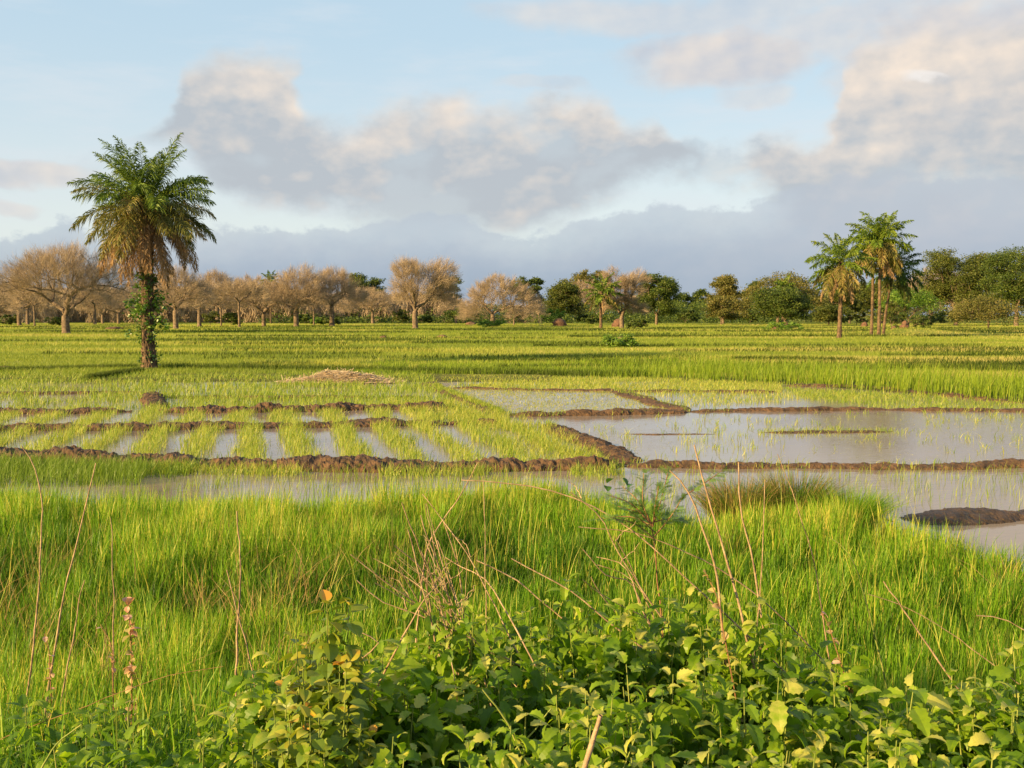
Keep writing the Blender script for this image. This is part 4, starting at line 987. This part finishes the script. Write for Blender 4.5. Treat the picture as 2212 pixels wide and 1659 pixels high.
def put_leaves(bag, P, azs, el, size, roll, var, tpl, lr):
    n = len(P); pick = lr.integers(0, len(tpl), n)
    for k in range(len(tpl)):
        m_ = pick == k
        if not m_.any(): continue
        TV, TQ = tpl[k]; a, e, s, r, p, v_ = azs[m_], el[m_], size[m_], roll[m_], P[m_], var[m_]
        X_ = np.stack([np.cos(a) * np.cos(e), np.sin(a) * np.cos(e), np.sin(e)], 1); Y_ = np.stack([-np.sin(a), np.cos(a), 0 * a], 1); Z_ = np.cross(X_, Y_)
        Y2 = Y_ * np.cos(r)[:, None] + Z_ * np.sin(r)[:, None]; Z2 = np.cross(X_, Y2)
        V = p[:, None] + s[:, None, None] * (TV[None, :, 0:1] * X_[:, None] + TV[None, :, 1:2] * Y2[:, None] + TV[None, :, 2:3] * Z2[:, None])
        bag.add(V.reshape(-1, 3), (TQ[None] + (np.arange(len(p)) * len(TV))[:, None, None]).reshape(-1, 4), np.repeat(v_, len(TV)))

def leafy_shrub(x, ty, D, hw, label, seed, n=24, mat='nettle', size=1.0, vb=0.0, depth=.75, name='leafy_shrub', tpl=None, group='broad-leaved shrubs in the foreground'):
    lr = np.random.default_rng(seed); size = size * lr.uniform(.78, 1.1) * (.8 if D < 3.3 else 1); top = at(x, ty, D); X0 = top[0]; g0 = float(ground_z(X0, D)); H = top[2] - g0
    t = empty(name, (X0, D, g0 - .02)); tag(t, label, 'shrub', group)
    st = Bag(); lf = Bag()
    for i in range(n):
        rr = math.sqrt(lr.uniform(0, 1)); a = lr.uniform(0, 6.28); ox, oy = hw * rr * math.cos(a), hw * depth * rr * math.sin(a)
        zt = H * (1 - .42 * rr ** 2) * lr.uniform(.70, 1.04)
        gz = float(ground_z(X0 + ox * .5, D + oy * .5)) - g0 - .03
        tip = np.array([ox, oy, zt]); bs = np.array([ox * .45, oy * .45, gz])
        path = smooth_path([bs, bs * .45 + tip * .55 + np.array([ox, oy, 0]) * .06, tip], 12)
        V, Q = tube(path, np.linspace(.005, .0018, 12), 5); st.add(V, Q, .4)
        Ls = np.linalg.norm(np.diff(path, axis=0), axis=1).sum(); m_ = int(min(Ls * .95, .70) / .036); s = np.clip(1 - np.arange(m_) * .036 / Ls - .004, 0, 1)
        s = s + lr.normal(0, .004, m_)
        pp = np.stack([np.interp(s, np.linspace(0, 1, 12), path[:, j]) for j in range(3)], 1)
        dist = np.arange(m_) * .036; sz = size * np.interp(dist, [0, .05, .14, .3, .6], [.085, .118, .126, .118, .11])
        ph = lr.uniform(0, 6.28) + np.arange(m_) * (math.pi / 2) + lr.normal(0, .25, m_)
        for sg in (0, math.pi):
            e_ = np.interp(dist, [0, .05, .15, .5], [.55, -.15, -.55, -.75]) + lr.normal(0, .22, m_)
            az_ = ph + sg; pet = np.stack([np.cos(az_), np.sin(az_), 0 * az_], 1) * (sz * .22)[:, None]
            keep = lr.uniform(0, 1, m_) < .93
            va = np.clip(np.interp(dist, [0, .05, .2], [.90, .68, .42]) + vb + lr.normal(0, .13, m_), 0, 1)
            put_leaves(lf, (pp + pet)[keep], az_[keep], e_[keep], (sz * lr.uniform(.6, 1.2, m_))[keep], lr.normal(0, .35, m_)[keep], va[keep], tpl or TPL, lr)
    st.obj('stem', M['stem_green'], t, smooth=True); lf.obj('foliage', M[mat], t, smooth=False)
    return t
SHRUBS = [
 (640, 1405, 3.9, .40, 'bushy serrated-leaf shrub left of the yellowing plant', 0),
 (830, 1440, 3.8, .38, 'serrated-leaf shrub right behind the yellowing plant', 0),
 (960, 1330, 4.5, .42, 'tall leafy shrub growing through the base of the dry stalk fan', 0),
 (1190, 1285, 4.7, .40, 'leafy shrub whose curled bright tip tops the centre mass', 0),
 (1130, 1400, 4.0, .40, 'dark leafy shrub in front of the centre crest', -.05),
 (1330, 1340, 4.4, .40, 'leafy shrub between the centre crest and the thorn sapling', 0),
 (1470, 1292, 4.6, .38, 'leafy shrub at the foot of the thorn sapling', .02),
 (1600, 1325, 4.4, .40, 'highest leafy shrub right of the thorn sapling, below three dry stalks', .02),
 (1740, 1370, 4.3, .38, 'bluish-green shrub sloping down behind the right-hand shrubs', -.08),
 (1450, 1450, 3.6, .42, 'broad shrub in the middle of the right-hand mass', 0),
 (1640, 1470, 3.5, .36, 'shrub with bright drooping top leaves in the right-hand mass', .05),
 (1860, 1455, 3.6, .38, 'shrub with hanging backlit leaves right of the dark hollow', .05),
 (2030, 1460, 3.7, .38, 'pale-tipped shrub toward the lower right', .04),
 (2170, 1480, 3.5, .34, 'shrub at the right edge of the photo', 0),
 (1250, 1500, 3.2, .32, 'shrub below the small star-leaved sprig in the centre', 0),
 (1080, 1560, 2.9, .26, 'low shrub at the bottom beside the green twin stems', .04),
 (1250, 1600, 2.75, .24, 'front shrub left of the thick broken reed', .04),
 (1480, 1590, 2.8, .26, 'front shrub right of the thick broken reed', .04),
 (1680, 1600, 2.75, .26, 'front shrub with bright yellow-green tips at the bottom right', .07),
 (1900, 1600, 2.8, .26, 'front shrub between the two lowest right-hand shrubs', .04),
 (2090, 1600, 2.75, .26, 'front shrub near the bottom right corner', .04),
 (780, 1570, 3.0, .28, 'dark shrub at the bottom under the yellowing plant', -.08),
 (560, 1520, 3.3, .30, 'leafy shrub at the left flank of the yellowing plant', .0),
 (90, 1460, 4.2, .42, 'shaded low shrub in the lower left corner', -.15),  # lower-left shrubs: the minus tone puts shade into the leaf colour
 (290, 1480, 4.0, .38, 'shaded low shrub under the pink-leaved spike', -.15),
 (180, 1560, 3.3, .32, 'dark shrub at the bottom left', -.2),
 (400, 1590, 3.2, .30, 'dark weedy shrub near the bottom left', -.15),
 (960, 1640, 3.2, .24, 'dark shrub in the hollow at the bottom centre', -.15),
 (2290, 1400, 4.0, .4, 'shrub just beyond the right edge', 0),
]
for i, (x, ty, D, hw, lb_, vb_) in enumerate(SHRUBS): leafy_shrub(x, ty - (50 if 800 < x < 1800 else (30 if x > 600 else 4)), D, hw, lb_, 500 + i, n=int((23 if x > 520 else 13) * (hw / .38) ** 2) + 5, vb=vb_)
# yellowing broad-leaved plant
leafy_shrub(705, 1236, 3.5, .17, 'tall plant with yellow and orange-tinged broad leaves left of the dry stalk fan', 560, n=20, mat='yellow_leaf', size=.66, vb=-.12, name='yellowing_plant', group=None, tpl=TPL_R)
leafy_shrub(690, 1395, 3.2, .22, 'lower yellow-leaved offshoot in front of the tall yellowing plant', 561, n=18, mat='yellow_leaf', size=.7, vb=-.15, name='yellowing_plant', group=None, tpl=TPL_R)

def px_path(pts, D, D1=None):
    D1 = D1 or D; n = len(pts)
    return np.array([at(x, y, D + (D1 - D) * i / (n - 1)) for i, (x, y) in enumerate(pts)])
def cr(ox, pts): return [(ox + x * .398, 998.2 + y * .398) for x, y in pts]
def to_ground(P):
    g = float(ground_z(P[0][0], P[0][1])); d = P[0] - P[1]; d = d / np.linalg.norm(d)
    if P[0][2] > g + .02:
        dz_ = P[0][2] - g; b = P[0] + d * min(dz_ / max(-d[2], .35), 1.5); b[2] = g - .03
        P = np.vstack([b, P])
    return P
def stem_mesh(P, r, bag, seed=0):
    S_ = smooth_path(P, 26); lr_ = np.random.default_rng(seed)
    S_ += np.cumsum(lr_.normal(0, .0022, S_.shape), 0)
    rad = np.linspace(r, r * .38, 26) * (1 + .12 * (np.arange(26) % 5 == 2))
    V, Q = tube(S_, rad, 6); bag.add(V, Q)
def dead_shrub(ox, stems, D, label, r=.0068, group=None, seed=0):
    Ps = [to_ground(px_path(cr(ox, s), D + ((i * 37) % 11 - 5) * .035, D + ((i * 53) % 13 - 6) * .05)) for i, s in enumerate(stems)]
    c = Ps[0][0]; t = empty('dead_shrub', tuple(c)); tag(t, label, 'dead shrub', group)
    for i, P in enumerate(Ps):
        b = Bag(); stem_mesh(P - c, r * (1 - .3 * ((i * 7) % 5) / 5) * (.6 if i > 16 else 1), b, seed + i)
        if i % 3 == 0:   # a side twig
            k_ = len(P) // 2; q = P[k_] - c; b2 = q + np.array([.09 * (-1) ** i, .02, .10]); stem_mesh(np.array([q, (q + b2) / 2 + .01, b2]), r * .45, b, seed + 50 + i)
        b.obj('stem', M['stalk'], t, smooth=True)
OC, OR, OL = 737.9, 1474.0, 0.0
_l = np.random.default_rng(5); FAN = []
for _ in range(16):
    bx_ = _l.uniform(470, 660); a_ = _l.normal(-.32, .28); L_ = _l.uniform(260, 640); y0_ = _l.uniform(800, 900)
    FAN.append([(bx_, y0_), (bx_ + math.sin(a_) * L_ * .5 + _l.normal(0, 10), y0_ - math.cos(a_) * L_ * .5), (bx_ + math.sin(a_ * 1.15) * L_, y0_ - math.cos(a_ * 1.15) * L_)])
dead_shrub(OC, [[(530, 1130), (490, 850), (460, 740), (400, 480), (365, 330)], [(480, 860), (390, 700), (310, 570)], [(490, 870), (450, 830), (350, 750), (170, 650)], [(500, 880), (350, 820), (180, 750), (50, 640)],
  [(540, 900), (400, 770), (270, 680), (60, 510)], [(480, 850), (410, 570), (270, 445)], [(650, 900), (620, 780), (520, 520), (480, 375)], [(660, 950), (640, 800), (560, 560), (460, 200)], [(650, 820), (600, 480), (540, 310)],
  [(870, 850), (790, 690), (700, 520), (580, 350), (440, 170)], [(455, 600), (470, 480), (540, 340), (640, 200), (750, 0)], [(870, 790), (780, 640), (640, 560), (550, 510)], [(680, 920), (640, 800), (590, 640), (520, 450)], [(560, 860), (500, 640), (440, 500), (330, 200)],
  [(470, 760), (470, 600), (480, 500)], [(590, 880), (560, 700), (500, 520), (420, 310)], [(1150, 1230), (850, 1060), (640, 960), (500, 860)]] + FAN, 4.75, 'fan of tangled dry brown stalks rising from the centre shrubs', seed=10)
dead_shrub(OC, [[(1750, 850), (1600, 640), (1480, 430), (1400, 270), (1250, 140)], [(1700, 850), (1610, 640), (1540, 500), (1480, 400)], [(1610, 830), (1430, 740), (1300, 640)], [(1850, 600), (1560, 350), (1300, 200), (1150, 150), (780, 100), (640, 95)],
  [(1850, 490), (1600, 400), (1300, 370)], [(1640, 800), (1550, 630), (1440, 600), (1300, 450)], [(1620, 780), (1520, 550), (1380, 500)], [(1700, 780), (1560, 620), (1400, 560)], [(1480, 840), (1400, 740), (1340, 640)]], 5.0, 'sparse spread of thin arching dry stalks left of the thorn sapling', r=.0065, seed=40)
def stalk(ox, pts, D, label, r=.007, mat='stalk', name='dry_stalk', seed=0, group='single dry stalks in the foreground', D1=None):
    P = to_ground(px_path(cr(ox, pts), D, D1)); b = Bag(); stem_mesh(P - P[0], r, b, seed); o = b.obj(name, M[mat], loc=tuple(P[0]), smooth=True)
    return tag(o, label, 'stalk', group)
stalk(OC, [(240, 1140), (320, 980), (455, 735)], 3.9, 'broken pale stalk leaning up to the right in front of the stalk fan', .008, seed=1)
stalk(OC, [(796, 760), (795, 400), (790, 100)], 5.3, 'single upright stalk standing vertical right of the stalk fan', .005, seed=2)
stalk(OC, [(1080, 745), (950, 630), (840, 575), (740, 530)], 4.8, 'dry stalk slanting left from the bright curled leaf of the centre shrub', seed=3)
stalk(OC, [(1440, 855), (1200, 670), (1000, 560), (910, 510)], 4.7, 'long straight dry stalk slanting left across the gap in the centre shrubs', seed=4)
stalk(OC, [(1350, 1660), (1400, 1500), (1450, 1350)], 2.5, 'thick broken reed stump close to the camera at the bottom', .016, seed=5)
stalk(OC, [(920, 1500), (850, 1370), (760, 1250)], 2.9, 'green stem leaning left at the bottom centre', .006, 'stem_green', 'green_stem', 6, 'green stems at the bottom of the photo')
stalk(OC, [(980, 1545), (1080, 1440), (1180, 1310)], 2.9, 'green stem leaning right at the bottom centre', .005, 'stem_green', 'green_stem', 7, 'green stems at the bottom of the photo')
stalk(OC, [(1520, 1640), (1570, 1520), (1620, 1400)], 2.9, 'thin green stem right of the thick broken reed', .004, 'stem_green', 'green_stem', 8, 'green stems at the bottom of the photo')
stalk(OC, [(100, 1080), (210, 975), (100, 910)], 3.8, 'hooked dry twig between the yellowing plant and the stalk fan', .006, seed=9)
stalk(OR, [(220, 825), (200, 640), (120, 380), (40, 170), (0, 110), (-70, 50)], 4.4, 'thick curving dry stalk, leftmost of the three tall ones right of the thorn sapling', .009, seed=11)
stalk(OR, [(330, 870), (270, 640), (150, 260), (90, 20), (60, -100)], 4.3, 'tall dry stalk in the middle of the three right of the thorn sapling', .009, seed=12)
stalk(OR, [(400, 800), (360, 560), (290, 270), (270, 0)], 4.5, 'tall straight dry stalk, rightmost of the three right of the thorn sapling', .008, seed=13)
stalk(OR, [(430, 690), (450, 400), (460, 100)], 6.0, 'slim vertical stalk in front of the brown sedge clump', .006, seed=14)
stalk(OR, [(740, 720), (720, 600), (640, 330), (590, 180), (500, -50)], 5.6, 'long thin faded stalk crossing the right part of the sedge clump', .005, seed=15)
stalk(OR, [(1010, 830), (960, 650), (860, 460), (790, 410)], 5.0, 'yellow-green grass stalk bent over to the left on the right side', .006, 'stem_green', 'green_stem', 16)
stalk(OR, [(1450, 1150), (1330, 980), (1200, 790), (1080, 620)], 4.3, 'reddish dry stalk leaning left out of the right-hand shrubs', .007, seed=17)
stalk(OR, [(1600, 1050), (1400, 900), (1150, 760), (1000, 715)], 4.6, 'thin dry stalk crossing the reddish one on the right', .004, seed=18)
stalk(OR, [(1900, 930), (1750, 850), (1600, 830)], 4.4, 'dry twig reaching in from the right edge', .006, seed=19)
stalk(OL, [(195, 900), (230, 620), (238, 450), (240, 180), (195, 0), (140, -90)], 5.6, 'leftmost tall dry stalk, hooked over at its tip', .007, seed=20)
stalk(OL, [(290, 1020), (320, 820), (380, 540), (480, 130), (510, 0)], 5.2, 'tall dry stalk leaning right in the left part', .007, seed=21)
stalk(OL, [(615, 900), (610, 640), (610, 400), (598, 320)], 6.0, 'slim vertical dry stalk above the pink-leaved spike', .006, seed=22)
stalk(OL, [(1290, 1100), (1295, 850), (1310, 640), (1290, 250)], 5.0, 'tall dry stalk with a fork, left of the yellowing plant', .008, seed=23)
stalk(OL, [(1290, 790), (1265, 680), (1240, 570)], 5.0, 'short dry twig forking off the tall stalk left of the yellowing plant', .006, seed=24)
stalk(OL, [(405, 880), (425, 770), (450, 660)], 5.6, 'short dry stub between the two left stalks and the pink-leaved spike', .007, seed=25)
stalk(OL, [(760, 1210), (900, 1165), (1200, 1115)], 4.2, 'thin dark wire-like stem lying slanted in the left foreground', .0025, 'stem_red', seed=26)
stalk(OL, [(690, 1660), (690, 1400), (705, 1280)], 3.6, 'broad pale green reed blade standing at the lower left', .007, 'stem_green', 'green_stem', 27, 'green stems at the bottom of the photo')
stalk(OL, [(240, 1660), (330, 1520), (450, 1430)], 3.1, 'bright green grass head leaning right in the bottom left corner', .006, 'stem_green', 'green_stem', 28, 'green stems at the bottom of the photo')

# pink-leaved spikes
def spike(ox, pts, D, label, seed, n=46, size=.035, mat='pink_leaf', vb=.2):
    lr_ = np.random.default_rng(seed); P = to_ground(px_path(cr(ox, pts), D)); c = P[0].copy(); S_ = smooth_path(P - c, 26)
    t = empty('pink_spike', tuple(c)); tag(t, label, 'plant')
    b = Bag(); V, Q = tube(S_, np.linspace(.005, .002, 26), 5); b.add(V, Q); b.obj('stem', M['stem_red'], t)
    l = Bag(); s = lr_.uniform(.3, 1, n); pp = np.stack([np.interp(s, np.linspace(0, 1, 26), S_[:, j]) for j in range(3)], 1)
    put_leaves(l, pp, lr_.uniform(0, 6.28, n), lr_.normal(.2, .5, n), size * lr_.uniform(.5, 1.2, n), lr_.normal(0, .5, n), np.clip(s * .6 + vb + lr_.normal(0, .2, n), 0, 1), TPL_R, lr_)
    l.obj('foliage', M[mat], t)
spike(OL, [(715, 1280), (715, 1100), (700, 850), (690, 740)], 4.4, 'spike of pinkish and cream small leaves standing in the left foreground', 1, 60, .045)
spike(OL, [(610, 1150), (605, 1000), (545, 880)], 4.6, 'shorter pinkish spike left of the main pink one', 2, 18)
spike(OL, [(270, 1120), (265, 1020), (240, 930)], 4.8, 'small pinkish spike between the two tall left stalks', 3, 22)
spike(OR, [(220, 900), (190, 740), (120, 590)], 4.2, 'pale round-leaved sprig beside the thick curving stalk', 4, 20, .04, vb=-.2)
spike(OR, [(830, 1000), (790, 880), (755, 815)], 4.3, 'small pink-tipped sprig above the right-hand shrubs', 5, 22)

# thorn sapling with feathery leaves
lr = np.random.default_rng(91); D = 4.9
base = to_ground(px_path(cr(OC, [(1735, 780), (1720, 560), (1705, 420), (1690, 350)]), D)); c = base[0].copy()
sap = empty('thorn_sapling', tuple(c)); tag(sap, 'thin thorny sapling with dark feathery leaves rising right of centre', 'sapling')
b = Bag(); stem_mesh(base - c, .008, b, 3); b.obj('stem', M['stem_red'], sap, smooth=True)
l = Bag(); tipb = base[-1] - c
BR = [[(1690, 350), (1640, 240), (1640, 60)], [(1690, 350), (1580, 300), (1380, 310)], [(1700, 400), (1790, 290), (1850, 190)], [(1690, 350), (1600, 200), (1520, 130)], [(1690, 350), (1700, 250), (1720, 130)], [(1680, 330), (1760, 310), (1880, 320)], [(1700, 420), (1600, 340), (1460, 300)], [(1850, 190), (1960, 120), (2060, 50)], [(1690, 350), (1560, 220), (1450, 180)], [(1700, 380), (1620, 310), (1560, 260)], [(1690, 340), (1730, 220), (1770, 60)], [(1690, 350), (1640, 290), (1500, 240)]]
for i, br in enumerate(BR):
    P = smooth_path(px_path(cr(OC, br), D, D + lr.normal(0, .12)) - c, 16); bb = Bag(); V, Q = tube(P, np.linspace(.004, .0015, 16), 4); bb.add(V, Q); bb.obj('branch', M['stem_red'], sap)
    for j in range(3, 16):
        for sg in (-1, 1):
            for rep in range(1):
                T_ = P[min(j, 15)] - P[max(j - 1, 0)]; T_ /= np.linalg.norm(T_) + 1e-9; d = np.cross(T_, np.array([0, -.3, 1.0])) * sg + T_ * .7 + lr.normal(0, .35, 3); d[2] *= .5; d /= np.linalg.norm(d)
                m_ = 9; Lr = .055 * lr.uniform(.6, 1.3); s = np.linspace(.15, 1, m_)[:, None]; ax = P[j] + d * s * Lr; w_ = np.cross(d, lr.normal(0, 1, 3) * .5 + np.array([0, 0, 1])); w_ /= np.linalg.norm(w_)
                for s2 in (-1, 1):
                    tipl = ax + w_ * s2 * .012 + d * .004; hw_ = d * .0016
                    V = np.stack([ax - hw_, ax + hw_, tipl + hw_ * .6, tipl - hw_ * .6], 1).reshape(-1, 3)
                    l.add(V, np.array([0, 1, 2, 3]) + (np.arange(m_) * 4)[:, None], lr.uniform(0, 1))
l.obj('foliage', M['fine_leaf'], sap)
# a few round pale leaves caught in the sapling
l2 = Bag(); q = px_path(cr(OC, [(1470, 90), (1525, 85), (1580, 120), (1700, 260), (1440, 130)]), D - .05) - c
put_leaves(l2, q, lr.uniform(0, 6.28, 5), lr.normal(-.3, .4, 5), np.full(5, .05), lr.normal(0, .5, 5), np.full(5, .55), TPL_R, lr); l2.obj('leaf', M['vine'], sap)

# sedge clump on the water edge
def clump(x, ty, by, w_px, label, mats, seed, n, name='sedge_clump'):
    lr_ = np.random.default_rng(seed); X0, D = gp(x, by); H = at(x, ty, D)[2]; w = w_px / ppm(D) / 2
    t = empty(name, (X0, D, 0.0)); tag(t, label, 'sedge')
    for mat, frac, vv, hs, pn_ in mats:
        k = int(n * frac); r = np.sqrt(rng.uniform(0, 1, k)) * w * .55; a = rng.uniform(0, 6.28, k)
        P = np.stack([r * np.cos(a), r * np.sin(a) * .7, 0 * r], 1); b = Bag()
        b.add(*blades(P, H * hs * rng.uniform(.5, 1.1, k), rng.uniform(.006, .011, k), np.clip(rng.normal(vv, .2, k), 0, 1), .75, 3, .05, a + rng.normal(0, .5, k)))
        b.obj(pn_, M[mat], t)
clump(1600, 1012, 1150, 200, 'feathery brown sedge clump at the water edge', (('sedge', .5, .5, 1.0, 'dry_blades'), ('rice', .5, .25, .95, 'green_blades')), 1, 2600)
clump(1715, 1008, 1150, 150, 'dark green sedge clump with brown seed heads beside the brown one', (('rice', .75, .12, 1.0, 'green_blades'), ('sedge', .25, .4, 1.12, 'seed_heads')), 2, 2600)
clump(1830, 1040, 1165, 170, 'upright bright green grass tuft right of the sedge clumps', (('rice', 1.0, .62, 1.0, 'green_blades'),), 3, 3200, 'grass_tuft')

# weeds and long grass blades low in the foreground
bag = Bag()
for x, y_, D_, n_, h_, v_ in ((430, 1640, 3.0, 240, .38, .25), (560, 1660, 2.9, 160, .34, .3), (120, 1650, 3.0, 200, .36, .35), (330, 1500, 3.9, 420, .46, .4), (150, 1520, 3.7, 420, .42, .35), (420, 1430, 4.6, 500, .5, .35), (60, 1450, 4.8, 400, .5, .35), (200, 1400, 5.2, 500, .5, .4), (560, 1420, 5.0, 400, .45, .35), (1900, 1400, 4.6, 420, .42, .55), (2100, 1410, 4.8, 420, .42, .55), (2250, 1420, 4.6, 300, .42, .5), (980, 1640, 2.7, 60, .3, .6), (1380, 1650, 2.5, 60, .3, .6)):
    c = at(x, y_, D_); q = rng.normal(0, 1, (n_, 2)) * np.array([.30, .22]) + c[:2]
    bag.add(*blades(ground_pts(q), h_ * rng.uniform(.5, 1.15, n_), rng.uniform(.004, .008, n_), np.clip(rng.normal(v_, .15, n_), 0, 1), .9, 3, .1))
bs = bag; bag = Bag()
for k_ in range(85):
    yy_ = rng.uniform(5.2, 12.5); xx_ = rng.uniform(-.62, -.05 if k_ % 3 else .6) * yy_
    if yy_ > edge_y(xx_) - .5: continue
    m_ = int(rng.uniform(10, 40)); q = rng.normal(0, .10, (m_, 2)) + np.array([xx_, yy_])
    bag.add(*blades(ground_pts(q), rng.uniform(.35, .85, m_), rng.uniform(.004, .009, m_), np.clip(rng.normal(.45, .25, m_), 0, 1), .7, 3, .1))
o = bag.obj('dry_weeds', M['sedge']); tag(o, 'brownish seeding weeds scattered through the rice grass', 'weeds', kind='stuff')
bag = bs
# pale seed stems rising out of the rice
xy = screen_sample(900, 6, 14, 0, .6, 1); xy = xy[xy[:, 1] < edge_y(xy[:, 0]) - .2]
bag.add(*blades(ground_pts(xy), rng.uniform(.6, .95, len(xy)), rng.uniform(.005, .008, len(xy)), rng.uniform(.85, 1, len(xy)), .3, 3, .1))
o = bag.obj('foreground_weeds', M['rice']); tag(o, 'loose long grass blades and weeds among the foreground shrubs', 'weeds', kind='stuff')
